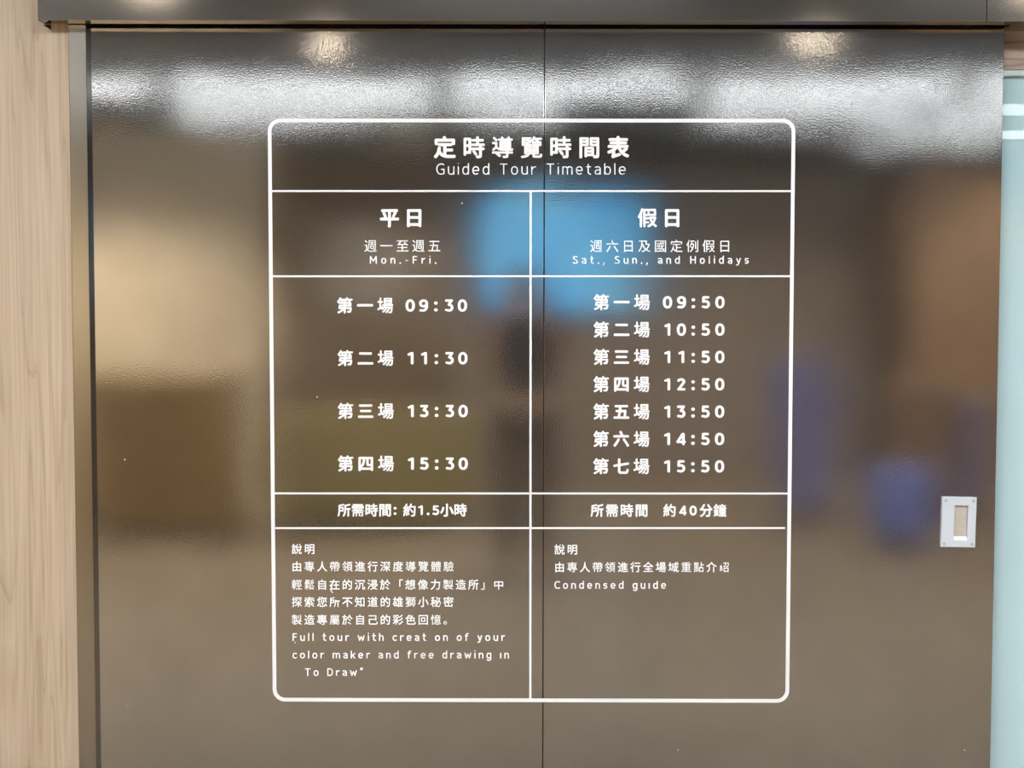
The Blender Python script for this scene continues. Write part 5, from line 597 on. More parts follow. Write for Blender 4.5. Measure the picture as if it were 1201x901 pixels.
THIN_ROWS = [
[0.58,[53,2,65,0,87,1,99,4,113,12,123,21,133,34,138,46,143,65,145,79,144,111,141,133,133,152,123,167,113,176,99,183,87,187,65,187,53,185,34,177,21,166,14,157,7,140,3,125,0,101,1,75,3,60,9,41,16,29,26,16,36,9],[65,24,53,27,43,33,36,41,31,50,24,75,25,113,31,137,35,145,43,154,58,162,67,164,82,163,92,161,101,155,109,147,115,135,121,108,120,72,118,60,113,48,108,40,101,32,94,28,84,25]],
[0.54,[5,2,12,0,17,1,21,5,23,9,24,113,27,137,33,150,40,157,50,162,63,164,79,163,91,159,100,152,106,142,111,123,112,9,116,3,123,0,130,2,134,7,135,113,133,135,130,147,122,162,114,171,101,180,84,186,72,187,60,187,43,184,24,174,21,183,14,187,7,186,1,181,0,176,0,12,1,7]],
[0.54,[5,2,12,0,17,1,21,5,23,9,24,113,27,137,33,150,40,157,50,162,63,164,79,163,91,159,100,152,106,143,111,123,112,9,117,2,125,0,133,5,135,12,135,125,133,137,127,154,117,169,108,176,94,184,84,186,63,187,50,186,35,181,24,174,23,249,19,255,12,257,7,256,3,253,0,246,0,12,1,7]],
[0.86,[5,2,12,0,17,1,21,5,23,9,24,125,26,142,30,152,36,158,43,162,55,164,72,163,81,159,89,152,94,142,96,125,96,12,99,4,106,0,114,2,119,9,119,125,120,135,123,147,133,158,140,162,150,164,169,162,177,159,183,154,188,147,191,135,192,9,194,5,198,1,205,0,210,2,214,7,215,12,215,128,212,148,203,166,197,174,183,182,162,187,147,187,130,183,120,179,108,168,106,168,94,179,75,186,55,187,43,186,34,183,24,178,21,183,17,186,9,187,5,185,1,181,0,176,0,12,1,7]],
[0.54,[48,2,63,0,84,1,101,7,111,13,114,5,121,0,128,1,134,7,135,176,133,183,128,187,123,187,118,186,114,183,112,179,112,75,108,50,102,38,95,31,84,26,72,24,55,24,46,28,36,34,29,45,24,65,23,179,19,185,12,187,6,186,1,181,0,176,0,75,2,50,8,34,19,18,34,7]],
[0.4,[5,2,12,0,17,1,21,5,23,9,24,101,25,113,30,125,41,141,58,153,72,160,95,164,100,166,103,171,104,176,103,181,98,186,92,187,82,186,63,181,46,174,24,158,23,176,21,183,17,186,9,187,5,185,1,181,0,176,0,12,1,7]],
[0.094,[5,2,12,0,17,1,21,5,24,12,23,176,21,183,17,186,12,187,7,186,3,183,0,176,0,12,1,7],[6,237,14,235,19,238,22,241,23,251,21,256,17,259,12,260,7,259,1,253,0,244]],
[0.094,[5,2,12,0,17,1,21,5,24,12,23,176,21,183,17,186,12,187,7,186,3,183,0,176,0,12,1,7]],
[0.094,[5,2,12,0,17,1,21,5,24,12,23,246,21,253,17,256,12,257,7,256,3,253,0,246,0,12,1,7]],
[0.56,[51,2,63,0,84,1,102,7,116,17,118,6,125,0,130,0,135,2,140,9,140,246,137,253,133,257,128,257,123,256,119,253,117,249,116,170,101,181,84,186,63,187,50,185,34,178,24,170,14,157,5,137,1,116,0,101,1,72,5,50,14,31,25,17,34,9],[65,24,55,25,46,30,34,44,26,65,24,101,28,130,37,150,50,160,63,164,72,164,82,163,92,159,101,152,107,142,115,118,116,82,115,70,111,53,101,36,96,31,87,26,79,24]],
[0.56,[5,2,12,0,19,3,22,7,24,17,41,6,60,0,84,1,104,8,118,20,130,38,138,65,140,92,138,121,133,142,123,162,109,176,95,183,84,186,63,187,50,185,41,182,24,170,23,246,21,253,17,256,12,257,7,256,3,253,0,246,0,12,1,7],[65,24,55,25,46,30,34,44,26,65,24,101,28,130,37,150,50,160,63,164,72,164,82,163,92,159,101,152,107,142,115,118,116,82,115,70,111,53,101,36,96,31,87,26,79,24]],
[0.56,[49,-70,75,-72,92,-70,104,-66,116,-60,124,-53,130,-46,137,-32,140,-12,140,176,137,183,133,187,125,187,121,185,117,179,116,170,101,181,84,186,60,187,43,183,31,176,19,164,10,150,5,137,1,113,1,72,3,60,9,41,21,21,31,12,41,6,50,2,63,0,82,1,94,4,104,8,116,17,116,17,116,-12,115,-24,107,-37,94,-45,79,-48,58,-48,41,-43,34,-37,26,-29,22,-27,14,-27,9,-31,7,-37,8,-41,14,-51,29,-63],[65,24,55,25,46,30,34,44,26,65,24,101,28,130,37,150,50,160,63,164,72,164,82,163,92,159,101,152,107,142,115,118,116,82,115,70,111,53,101,36,96,31,87,26,79,24]],
[0.57,[52,2,67,0,79,0,99,5,108,10,121,20,124,26,123,33,118,38,111,40,106,38,94,29,84,25,63,24,50,28,40,36,32,48,27,63,24,82,133,82,140,86,142,92,141,125,137,138,129,157,122,166,111,176,99,183,89,186,77,187,55,186,43,183,34,178,20,166,13,157,7,145,2,126,0,113,0,79,3,58,9,41,16,29,26,16,41,6],[24,106,27,130,31,140,37,150,50,160,67,164,77,164,89,161,96,158,104,152,113,137,117,123,119,111,118,106]],
[0.5,[53,2,77,0,99,4,116,14,124,21,126,26,126,31,123,36,118,39,113,40,108,38,96,29,84,24,67,24,53,27,43,33,36,41,31,50,26,65,24,87,26,121,32,140,43,154,58,162,75,164,92,161,111,148,118,148,125,154,126,159,125,164,116,174,106,180,89,186,63,187,46,183,36,178,26,171,14,157,9,147,3,128,0,104,0,84,3,60,9,41,16,29,26,16,36,9]],
[0.52,[45,2,60,0,87,3,106,21,108,7,113,1,118,0,123,1,128,5,130,9,130,125,128,142,121,157,109,171,94,181,79,186,58,187,17,180,9,177,6,171,6,166,8,162,12,158,17,157,60,164,70,164,79,162,89,157,96,151,102,142,105,135,106,115,60,115,38,111,29,107,19,99,12,92,6,82,1,65,0,53,3,41,7,31,12,23,21,14,29,8],[58,24,48,26,41,29,32,36,27,43,24,53,24,60,25,67,30,77,41,86,53,91,106,91,106,55,77,26]],
[0.42,[75,2,87,0,99,1,105,7,106,14,103,19,99,23,82,25,70,30,61,38,56,48,54,60,54,162,55,164,96,164,104,170,105,179,101,184,96,187,54,188,54,239,50,246,46,249,41,249,35,246,31,239,30,188,7,186,1,181,0,174,2,169,7,165,29,164,31,162,31,60,32,46,38,31,48,18,60,8]],
[0.42,[31,2,36,0,41,0,46,3,49,9,49,162,50,164,92,164,96,167,100,174,99,181,92,187,50,188,49,191,50,200,57,215,67,226,82,233,96,235,102,239,104,244,104,249,101,254,96,257,84,257,70,253,60,249,49,241,38,229,33,220,27,205,25,188,7,186,3,183,0,179,1,171,5,166,9,164,24,164,26,162,26,12,27,7]],
[0.54,[7,-53,12,-55,43,-55,70,-34,73,-29,135,174,134,181,128,187,123,187,118,186,113,181,72,48,22,181,18,186,12,187,6,186,1,181,0,176,1,171,61,12,53,-17,51,-20,36,-31,12,-32,7,-33,3,-37,1,-41,1,-46]],
[0.8,[48,2,53,0,58,0,63,3,66,7,99,109,101,109,134,7,138,2,145,0,150,1,154,5,200,174,199,181,195,185,191,187,186,187,181,185,178,181,145,57,142,58,111,155,106,161,99,162,92,159,89,154,58,58,55,57,22,181,19,185,14,187,7,186,3,183,0,179,1,171,43,9]],
[0.52,[5,2,14,0,19,3,22,7,24,69,48,88,111,3,116,0,123,1,128,5,130,12,127,19,66,104,128,169,130,174,129,181,125,185,121,187,116,187,111,185,43,115,24,100,23,246,21,253,17,256,12,257,7,256,3,253,0,246,0,12,1,7]],
[0.47,[43,2,58,0,75,2,89,8,98,14,108,26,114,36,117,50,117,63,113,77,107,87,101,94,89,103,77,108,41,110,35,113,28,121,25,128,24,137,25,142,31,152,36,157,43,161,53,163,67,163,99,157,106,158,111,162,112,169,109,176,104,180,63,187,41,185,29,180,14,169,7,160,2,150,0,137,2,121,7,110,14,100,31,88,75,84,87,75,93,63,93,50,90,41,82,32,73,26,63,24,55,24,38,29,17,31,12,30,7,26,5,21,5,17,10,9,14,8,31,6]],
[0.113,[6,0,12,-2,19,-2,25,2,29,7,29,19,26,25,21,29,17,30,9,30,3,26,0,21,-2,17,-1,9,1,5]],
[0.16,[9,-46,14,-47,19,-45,24,-38,39,21,37,29,31,34,26,34,21,33,16,26,1,-34,3,-41]],
[0.34,[8,94,75,93,82,97,84,101,85,106,82,113,75,117,9,117,3,113,0,106,2,99]],
[0.3,[11,193,17,191,21,191,26,195,29,199,42,256,40,263,34,269,29,269,24,268,19,261,6,203,7,198],[48,193,53,191,60,192,64,195,67,200,79,256,77,264,70,269,62,268,56,261,44,205,44,198]],
[0.3],
[0.66,[76,2,82,0,89,2,93,7,94,12,94,224,96,226,157,227,163,232,165,239,162,246,157,249,12,250,5,248,0,241,0,237,2,232,9,227,67,226,70,226,71,224,71,12,72,7]],
[0.52,[5,2,12,0,17,1,21,5,23,9,24,118,104,118,111,121,114,125,115,130,114,135,111,139,104,142,24,142,24,226,121,227,126,229,130,237,129,244,123,249,12,250,6,249,1,244,0,237,0,12,1,7]],
[0.66,[5,2,12,0,17,1,21,5,23,9,24,118,140,118,142,116,142,9,145,4,150,1,157,1,163,5,165,12,165,239,164,244,159,248,154,250,150,249,145,246,142,241,142,145,140,142,24,142,23,241,20,246,14,250,7,249,1,244,0,237,0,12,1,7]],
[0.82,[5,2,12,0,17,1,21,5,23,9,27,188,29,193,92,79,96,75,104,73,108,75,113,79,176,192,178,188,182,9,186,3,191,0,198,1,203,5,205,12,200,239,199,244,195,248,191,250,186,250,179,245,104,111,101,111,26,245,21,249,17,250,8,246,5,239,0,12,1,7]],
[0.66,[5,2,12,0,70,0,84,1,99,4,118,14,130,24,145,42,152,56,161,82,164,101,165,135,161,166,153,193,140,215,128,228,108,242,87,249,70,250,12,250,6,249,1,244,0,237,0,12,1,7],[24,24,24,226,70,226,89,224,100,220,113,210,125,194,135,174,140,150,141,133,140,101,135,77,130,65,120,48,111,38,99,30,79,24]],
[0.62,[77,2,99,0,128,3,140,7,152,13,163,21,166,29,166,34,162,38,154,42,150,40,130,29,113,24,87,24,67,30,53,39,41,53,34,65,27,87,24,116,24,135,27,162,34,186,45,203,52,210,60,216,75,223,96,226,111,226,123,224,133,220,152,209,159,209,165,215,166,222,164,227,152,237,140,243,116,249,96,250,70,246,55,241,36,227,26,217,13,195,7,181,2,154,0,135,2,96,7,70,14,53,26,33,37,21,58,8]],
[0.68,[79,2,104,0,130,3,164,15,168,19,170,24,170,121,169,125,164,130,159,132,104,132,99,130,94,124,94,116,96,112,101,109,145,108,146,106,146,34,125,26,104,24,89,24,72,28,63,33,49,43,38,58,31,75,27,89,24,113,24,130,26,159,29,171,37,191,43,200,53,210,63,217,72,222,87,225,99,226,125,224,140,219,152,212,159,212,165,217,166,224,165,229,162,233,142,243,128,248,101,250,84,249,63,243,49,237,31,222,17,203,10,188,3,164,0,133,1,99,4,82,12,58,25,36,41,19,63,7]],
[0.58,[55,2,70,0,82,1,99,5,111,10,125,21,132,29,140,43,144,55,145,72,142,84,137,95,128,109,111,122,43,154,32,164,25,176,24,188,28,203,36,213,50,222,65,226,75,226,89,224,121,214,128,215,133,218,135,227,130,235,96,246,84,249,63,249,50,247,29,237,19,229,11,220,3,203,0,191,1,179,4,166,13,150,21,141,34,133,101,101,114,89,120,77,121,60,117,48,106,35,92,27,79,24,70,24,55,26,38,33,12,36,5,32,2,24,3,19,7,15,34,10]]]
LETTER_ROWS = [
[0.58,[53,2,65,0,87,1,99,4,113,12,123,21,133,36,138,48,143,67,145,92,144,111,141,130,134,150,127,162,115,174,104,181,87,186,75,187,55,186,43,182,34,177,24,169,14,156,9,145,3,125,0,101,1,75,3,60,9,41,18,26,26,17,41,7],[60,38,54,41,48,46,40,63,36,87,38,118,44,135,53,146,65,151,82,151,89,148,96,142,104,128,109,106,108,72,101,53,92,41,79,36]],
[0.54,[9,2,17,0,24,1,31,6,35,12,36,19,36,106,38,125,41,136,47,145,55,150,63,151,77,151,84,148,92,140,96,130,99,106,99,17,101,9,108,2,118,0,126,2,133,9,135,19,135,106,133,130,128,149,122,159,111,173,101,180,84,186,63,187,50,186,34,179,26,185,17,187,9,185,2,178,0,169,0,17,2,9]],
[0.54,[9,2,17,0,24,1,31,6,35,12,36,19,36,106,38,125,41,136,47,145,55,150,63,151,77,151,84,148,92,140,96,130,99,106,99,17,101,9,108,2,113,0,121,0,130,6,135,17,135,118,133,133,127,150,122,159,115,169,104,178,94,183,72,187,53,186,38,182,36,183,35,244,29,253,19,257,12,256,5,251,1,246,0,239,0,17,2,9]],
[0.86,[9,2,17,0,24,1,31,6,35,12,37,130,39,137,43,145,50,150,60,151,72,151,79,147,84,142,88,133,90,118,90,17,92,9,96,5,104,0,111,0,119,5,124,12,126,130,128,137,133,145,140,150,150,151,162,151,169,147,174,142,178,133,180,12,185,5,193,0,200,0,209,5,213,9,215,17,215,130,209,152,198,170,181,182,159,187,145,187,133,185,118,179,108,172,89,183,70,187,48,186,34,182,31,182,24,187,17,187,7,183,2,179,0,171,0,19,2,9]],
[0.54,[49,2,60,0,75,0,87,2,101,8,108,2,118,0,128,4,134,12,135,19,135,171,131,181,123,186,116,187,109,186,104,182,100,176,99,169,99,82,98,63,94,51,88,43,82,39,72,36,60,37,50,40,43,47,39,58,36,79,36,171,34,179,26,185,17,187,7,184,1,176,0,169,0,79,0,67,4,48,11,31,19,20,34,8]],
[0.4,[9,2,19,0,26,2,32,7,36,14,36,94,37,106,41,116,50,131,65,142,82,149,99,152,106,157,110,164,111,171,108,179,101,185,92,187,72,184,55,178,38,168,36,169,35,176,32,181,24,187,17,187,12,186,7,183,2,178,0,169,0,17,2,9]],
[0.144,[9,2,19,0,26,2,34,9,36,17,36,171,31,182,26,185,19,187,12,186,7,183,2,179,0,171,0,17,2,9],[12,224,19,223,26,225,31,229,35,237,36,244,34,251,31,256,24,260,17,261,9,259,5,255,1,249,0,241,2,234,5,229]],
[0.144,[9,2,19,0,26,2,34,9,36,17,36,171,31,182,26,185,19,187,12,186,7,183,2,179,0,171,0,17,2,9]],
[0.144,[9,2,19,0,26,2,34,9,36,17,36,241,31,252,26,255,19,257,12,256,5,251,1,246,0,239,0,17,2,9]],
[0.56,[51,2,63,0,84,1,94,4,106,10,113,2,123,0,133,3,139,12,140,19,140,241,136,251,128,257,121,257,113,255,108,251,105,244,104,180,84,186,72,187,53,186,41,182,31,176,19,164,12,152,5,135,1,113,0,87,2,63,5,50,13,34,24,18,35,9],[58,38,48,46,39,63,36,87,38,118,42,133,50,145,60,150,77,151,84,149,90,145,95,137,100,128,104,106,103,72,97,53,87,41,82,38,72,36]],
[0.56,[9,2,17,0,24,1,30,5,34,9,53,2,75,0,92,3,104,8,118,20,129,36,136,55,140,79,138,121,133,142,124,159,118,167,108,176,96,183,87,186,75,187,60,187,50,185,38,180,36,181,35,244,29,253,19,257,12,256,5,251,1,246,0,239,0,17,2,9],[58,38,48,46,39,63,36,87,38,118,42,133,50,145,60,150,77,151,84,149,90,145,95,137,100,128,104,106,103,72,97,53,87,41,82,38,72,36]],
[0.56,[49,-70,75,-72,92,-70,104,-66,116,-60,123,-53,130,-45,137,-32,140,-12,140,171,136,181,128,187,121,187,116,186,111,183,106,178,94,184,75,187,60,187,43,183,32,176,19,164,13,154,6,137,1,113,1,72,8,43,19,24,34,10,53,2,63,0,82,1,104,7,104,-12,102,-22,96,-29,87,-34,72,-36,55,-35,44,-29,34,-19,26,-17,17,-19,10,-24,7,-32,7,-39,14,-51,29,-63],[58,38,48,46,39,63,36,87,38,118,42,133,50,145,60,150,77,151,84,149,90,145,95,137,100,128,104,106,103,72,97,53,87,41,82,38,72,36]],
[0.57,[53,2,67,0,79,0,99,5,108,10,121,21,125,29,126,36,121,46,116,50,108,51,99,49,89,41,82,37,70,36,58,38,50,43,45,50,40,60,37,75,38,76,128,76,137,81,142,89,142,111,140,125,138,137,130,154,124,164,114,174,101,182,89,186,77,187,55,186,43,183,34,178,24,170,14,157,7,145,2,125,0,111,0,79,4,58,9,41,17,26,26,16,41,6],[38,112,37,113,39,125,46,140,55,148,67,151,82,150,89,147,94,143,101,132,106,113,104,112]],
[0.5,[53,2,77,0,99,4,108,9,118,16,125,24,128,31,127,38,123,46,118,49,111,51,101,49,89,39,82,37,67,36,58,39,51,43,46,49,38,67,36,87,38,118,43,133,51,145,63,151,82,151,91,147,101,138,111,136,121,140,126,147,128,157,123,167,108,179,89,186,77,187,55,186,43,182,34,177,21,166,14,156,7,140,3,125,0,101,1,75,3,60,9,41,16,29,26,17,36,9]],
[0.52,[44,2,60,0,84,3,92,5,96,9,104,2,108,0,116,0,125,6,130,14,130,121,126,142,118,159,107,171,89,183,72,187,55,187,12,179,4,174,0,164,0,157,3,152,7,147,14,144,63,151,75,150,87,141,93,128,94,123,92,121,71,121,55,115,38,111,29,107,19,99,12,92,3,75,0,63,0,53,3,41,7,31,13,21,21,13,31,7],[50,38,41,45,37,53,37,63,41,70,50,77,65,80,77,85,94,84,94,58,92,55,75,38,60,36]],
[0.42,[73,2,87,0,101,2,110,9,112,19,110,26,104,33,96,36,84,37,77,39,67,45,62,53,60,63,61,150,63,152,87,152,94,153,102,159,104,164,105,171,101,181,94,186,61,188,59,244,53,252,48,255,41,255,31,251,25,241,25,188,14,187,7,183,1,176,0,166,2,161,7,155,14,152,24,151,25,150,25,60,26,46,30,36,38,24,48,14,58,8]],
[0.42,[29,2,38,0,46,2,52,7,55,14,56,150,58,152,87,152,95,157,99,164,100,171,99,176,92,185,84,187,58,188,56,188,56,191,59,203,67,213,79,219,99,223,107,229,110,237,109,246,104,253,96,257,84,257,67,253,53,247,43,240,33,229,25,215,20,200,20,188,7,184,0,174,0,166,3,159,9,154,20,150,20,17,22,9]],
[0.54,[5,-53,12,-55,46,-54,72,-40,78,-34,135,166,135,174,133,178,125,185,118,187,111,186,106,183,101,178,72,76,70,79,34,179,26,185,17,187,9,185,2,178,0,171,1,164,55,14,48,-10,46,-14,36,-19,7,-20,-2,-27,-5,-34,-5,-41,-1,-49]],
[0.8,[47,2,53,0,60,1,67,5,71,9,99,87,101,87,131,7,137,2,145,0,152,1,159,7,163,14,200,166,199,176,193,184,186,187,179,187,171,184,166,179,142,83,140,86,116,152,110,159,101,162,92,160,84,153,60,86,58,83,34,179,26,185,19,187,12,186,4,181,0,174,1,164,37,14,41,7]],
[0.52,[9,2,17,0,24,1,30,5,34,9,36,17,36,67,46,76,48,77,101,4,111,0,121,2,128,9,130,17,129,24,126,29,74,104,127,159,130,166,129,176,125,182,118,186,111,187,104,185,38,119,36,121,36,241,31,252,26,255,19,257,12,256,5,251,1,246,0,239,0,17,2,9]],
[0.47,[44,2,55,0,67,1,82,5,92,11,101,19,110,31,114,41,117,58,117,70,112,87,104,101,94,111,87,116,75,121,67,120,43,113,38,118,36,125,37,135,41,142,48,149,60,151,96,144,106,148,112,157,112,164,111,169,104,178,63,187,50,187,41,185,31,181,21,174,7,157,2,145,0,135,1,121,5,104,13,92,21,83,31,76,38,75,70,83,75,79,80,70,81,60,79,51,75,44,67,38,58,36,41,42,21,43,14,41,7,34,5,29,5,21,11,12,19,8,34,6]],
[0.173,[15,-3,24,-3,34,0,41,6,45,14,46,24,43,34,38,41,29,46,19,47,9,44,2,37,-2,29,-3,19,0,9,7,1]],
[0.16,[4,-51,12,-53,19,-52,24,-49,29,-41,45,21,43,31,39,36,34,39,26,40,19,38,14,35,11,29,-5,-34,-3,-44]],
[0.34,[10,89,17,87,72,88,79,92,83,96,85,104,84,111,79,118,70,123,12,122,4,116,0,106,2,96]],
[0.3,[11,186,19,185,28,188,34,194,36,203,41,191,48,186,53,185,60,185,68,191,72,198,85,256,84,264,79,271,70,275,63,275,58,273,53,268,49,261,48,253,46,266,38,273,34,275,26,275,20,273,15,268,12,261,0,203,2,193]],
[0.3],
[0.66,[74,2,82,0,92,2,98,9,100,17,100,212,104,214,150,214,157,217,163,224,165,234,161,244,152,249,17,250,7,246,1,237,0,229,2,224,5,220,12,215,63,214,64,212,65,17,67,8]],
[0.52,[9,2,19,0,26,2,32,7,36,14,36,111,38,112,101,113,111,118,115,128,114,135,112,140,107,145,101,148,38,148,36,150,36,212,38,214,118,215,127,222,130,232,127,241,119,249,111,250,17,250,7,246,1,239,0,232,0,17,2,9]],
[0.66,[9,2,19,0,26,2,32,7,36,14,36,111,38,112,128,112,129,111,129,19,130,12,135,5,145,0,154,2,163,9,165,19,165,232,162,241,157,247,150,250,140,249,133,244,130,237,129,150,125,148,38,148,36,150,36,232,35,239,29,246,19,250,9,248,3,241,0,232,0,17,2,9]],
[0.82,[9,2,19,0,26,2,32,7,36,14,39,157,41,161,88,75,94,69,104,67,111,69,117,75,164,161,166,157,169,14,174,6,183,0,193,1,201,7,204,12,205,19,200,232,199,239,193,246,188,249,181,250,174,248,168,244,104,125,101,125,37,244,31,248,24,250,17,249,9,244,6,239,5,232,0,19,2,9]],
[0.66,[9,2,17,0,72,0,94,3,108,8,122,17,139,34,147,46,157,70,164,99,165,133,163,152,157,181,146,205,132,224,118,236,99,245,84,249,72,250,17,250,7,246,1,239,0,232,0,17,2,9],[38,36,36,38,36,212,38,214,70,214,87,212,99,205,109,195,116,186,123,169,128,147,129,133,128,104,123,82,119,70,111,57,104,49,94,42,79,37]],
[0.62,[78,2,99,0,128,3,140,7,153,14,164,23,168,31,168,38,165,46,159,51,152,53,142,51,125,40,111,37,89,37,72,41,60,50,50,61,45,72,39,89,36,118,36,135,39,159,46,181,54,193,60,200,67,206,79,211,96,214,111,213,121,211,133,206,142,199,150,197,159,199,167,208,168,212,168,220,162,229,140,243,116,249,96,250,70,246,55,240,36,227,26,217,13,195,7,179,1,152,0,133,1,99,7,71,13,55,26,34,38,21,58,8]],
[0.68,[79,2,101,0,116,1,140,6,157,8,164,12,170,21,170,121,168,128,162,135,152,138,104,138,94,134,88,125,87,118,88,113,92,108,96,104,104,102,134,101,134,43,133,41,116,37,101,36,84,38,70,43,58,53,49,65,42,79,39,92,36,113,36,130,39,157,48,183,61,200,75,209,92,213,111,214,121,212,150,200,159,202,166,208,169,220,164,230,150,240,128,248,101,250,84,249,63,243,48,235,32,222,21,209,10,188,3,164,0,133,1,99,7,72,12,58,25,36,41,20,63,7]],
[0.58,[55,2,70,0,82,1,99,5,111,10,123,19,132,29,141,46,144,58,145,72,142,84,137,96,128,109,118,118,104,126,60,159,46,168,40,174,37,181,37,191,41,200,49,208,60,212,79,213,118,204,125,206,132,212,134,217,135,224,132,232,128,236,123,239,84,249,72,250,53,248,38,243,29,237,19,229,8,215,2,203,0,191,1,179,4,166,8,157,15,147,24,139,41,129,84,96,99,87,105,79,108,72,109,63,105,53,96,44,87,38,77,36,67,36,60,38,46,44,17,46,9,45,2,39,-1,31,-1,24,2,17,7,13,14,10,36,9]]]
FIGURE_ROWS = [
[0.66,[65,2,79,0,101,2,116,8,131,19,140,29,151,48,159,70,164,96,165,125,164,154,159,181,151,203,139,222,124,237,111,244,92,250,77,250,58,246,46,240,30,227,21,215,11,195,5,174,1,150,1,101,5,77,12,53,22,34,36,17,48,9],[75,50,70,53,63,60,54,79,50,106,50,145,55,171,63,189,72,199,77,200,87,201,94,198,99,193,104,186,110,174,115,150,116,111,111,82,103,63,98,55,92,51,82,49]],
[0.44,[72,2,84,0,96,4,104,12,107,24,107,227,104,237,99,244,92,248,84,250,72,250,65,248,12,221,3,212,0,200,1,193,5,186,12,179,19,176,31,176,55,188,58,188,58,21,63,9]],
[0.62,[20,2,29,0,133,0,145,5,150,9,154,17,155,26,153,34,147,42,140,47,133,49,79,49,76,50,141,147,147,159,149,169,149,191,145,205,140,215,125,232,111,241,101,246,89,249,72,250,60,249,43,243,31,237,19,227,12,218,6,208,5,198,7,188,13,181,21,176,31,175,41,178,48,183,58,195,65,199,72,201,82,200,92,196,99,188,101,181,98,171,7,34,5,26,6,17,12,8]],
[0.6,[58,2,72,0,84,1,101,5,113,12,123,19,135,34,142,46,148,63,150,87,147,104,144,116,131,137,119,150,108,157,107,159,142,220,142,229,140,237,134,244,125,249,118,250,21,250,14,248,8,244,4,239,1,232,0,222,2,215,7,208,14,203,24,201,74,200,47,154,46,147,46,140,49,133,55,125,84,114,94,105,99,94,101,84,100,75,97,65,89,55,77,49,29,60,19,60,7,53,2,46,0,38,0,31,3,24,12,15]],
[0.68,[115,2,123,0,130,1,137,3,144,9,149,21,150,43,157,46,164,51,169,60,170,67,169,75,165,82,159,88,150,92,150,93,149,232,145,239,140,245,133,249,125,250,104,249,96,244,92,239,3,79,0,67,1,60,5,53,12,47,19,44,99,43,100,41,102,17,106,9],[67,94,99,151,100,147,100,94,96,92,70,92]],
[0.6,[55,2,70,0,84,1,104,7,115,14,125,23,134,34,141,46,148,65,150,89,148,106,139,128,128,145,116,156,96,166,82,169,60,169,58,171,60,200,118,201,128,204,134,210,139,220,139,232,133,243,123,249,116,250,34,250,26,248,21,244,17,239,13,232,8,140,11,128,19,119,29,116,50,114,67,120,79,120,87,116,92,111,97,104,100,94,101,82,98,70,91,58,82,51,70,49,53,56,24,60,12,57,7,53,2,46,0,38,0,31,3,24,9,17,17,13,38,8]],
[0.64,[69,2,84,2,101,7,116,15,130,29,143,46,151,63,157,84,160,104,159,179,157,192,152,205,141,222,125,237,111,244,89,250,75,250,55,246,43,241,31,234,17,220,9,208,2,188,0,174,2,150,6,135,17,116,31,101,43,93,65,86,89,85,106,89,107,87,103,75,97,65,89,57,82,52,77,51,26,54,14,48,7,38,5,31,7,21,11,14,17,9,26,5],[72,135,61,140,53,150,49,164,50,176,55,189,65,198,77,201,89,200,101,193,108,183,111,174,110,157,106,147,96,138,84,134]],
[0.22,[18,5,31,3,43,7,53,15,59,26,60,41,57,53,48,63,36,69,24,70,12,67,1,58,-5,46,-5,34,-2,21,7,10],[23,142,36,143,48,149,57,159,60,171,60,183,54,195,44,205,31,209,19,208,7,202,-1,193,-5,181,-5,169,0,157,9,147]],
[0.22,[23,-3,36,-2,48,4,57,14,60,26,60,38,54,50,44,60,31,64,19,63,7,57,-1,48,-5,36,-5,24,0,12,9,2]]]

def table(chars, rows):
    return {c: (r[0], [[(l[i] / 250, l[i + 1] / 250) for i in range(0, len(l), 2)] for l in r[1:]]) for c, r in zip(chars, rows)}
FONT = {'B': table(BOLD, BOLD_ROWS), 'L': table(LIGHT, LIGHT_ROWS), 'M': table(MEDIUM, MEDIUM_ROWS),
        'l': table(LETTERS, THIN_ROWS), 'r': table(LETTERS, LETTER_ROWS), 'd': table(FIGURES, FIGURE_ROWS)}
def loops_of(key):
    return FONT[key[0]][key[1]][1]
def width_of(key):
    return FONT[key[0]][key[1]][0]

Y_VINYL = -0.0004
sign = empty('timetable_sign', at(622, 821, 0))
tag(sign, 'white vinyl guided tour timetable in a rounded frame on the bronze door', 'sign')

def fill(name, polys, label=None):
    """polys: outlines already on the door plane (x, z) -> one thin sheet of vinyl"""
    cu = bpy.data.curves.new('tmp', 'CURVE')
    cu.dimensions = '2D'; cu.fill_mode = 'BOTH'; cu.extrude = 0.00012
    for p in polys:
        sp = cu.splines.new('POLY'); sp.points.add(len(p) - 1); sp.use_cyclic_u = True
        for pt, (x, z) in zip(sp.points, p): pt.co = (x, z, 0, 1)
    ob = bpy.data.objects.new('tmp', cu); C.objects.link(ob)
    dg = bpy.context.evaluated_depsgraph_get(); dg.update()
    me = bpy.data.meshes.new_from_object(ob.evaluated_get(dg))
    bpy.data.objects.remove(ob); bpy.data.curves.remove(cu)
    me.name = name
    me.transform(Matrix.Translation((0, Y_VINYL, 0)) @ Matrix.Rotation(math.radians(90), 4, 'X'))
    me.materials.clear()
    o = link(name, me, M['vinyl'], sign)
    if label: o['label'] = label
    return o

def P(px, py):
    p = at(px, py, Y_VINYL)
    return (p.x, p.z)

def glyphs_at(items):
    """items: (key, left px, baseline px, em px, width factor)"""
    polys = []
    for key, x, y, em, wf in items:
        for l in loops_of(key):
            polys.append([P(x + gx * em * wf, y - (gy) * em) for gx, gy in l])
    return polys

def cjk_items(text, style, x0, x1, y, em):
    """characters with their centres spread evenly from x0 to x1, centred on y"""
    n = len(text); it = []
    i = 0
    for ch in text:
        if ch != '　':
            cx = x0 + (x1 - x0) * (i / max(1, n - 1))
            k = style + ch
            it.append((k, cx - em / 2, y + em / 2 - em * 0.02, em, 1.0))
        i += 1
    return it

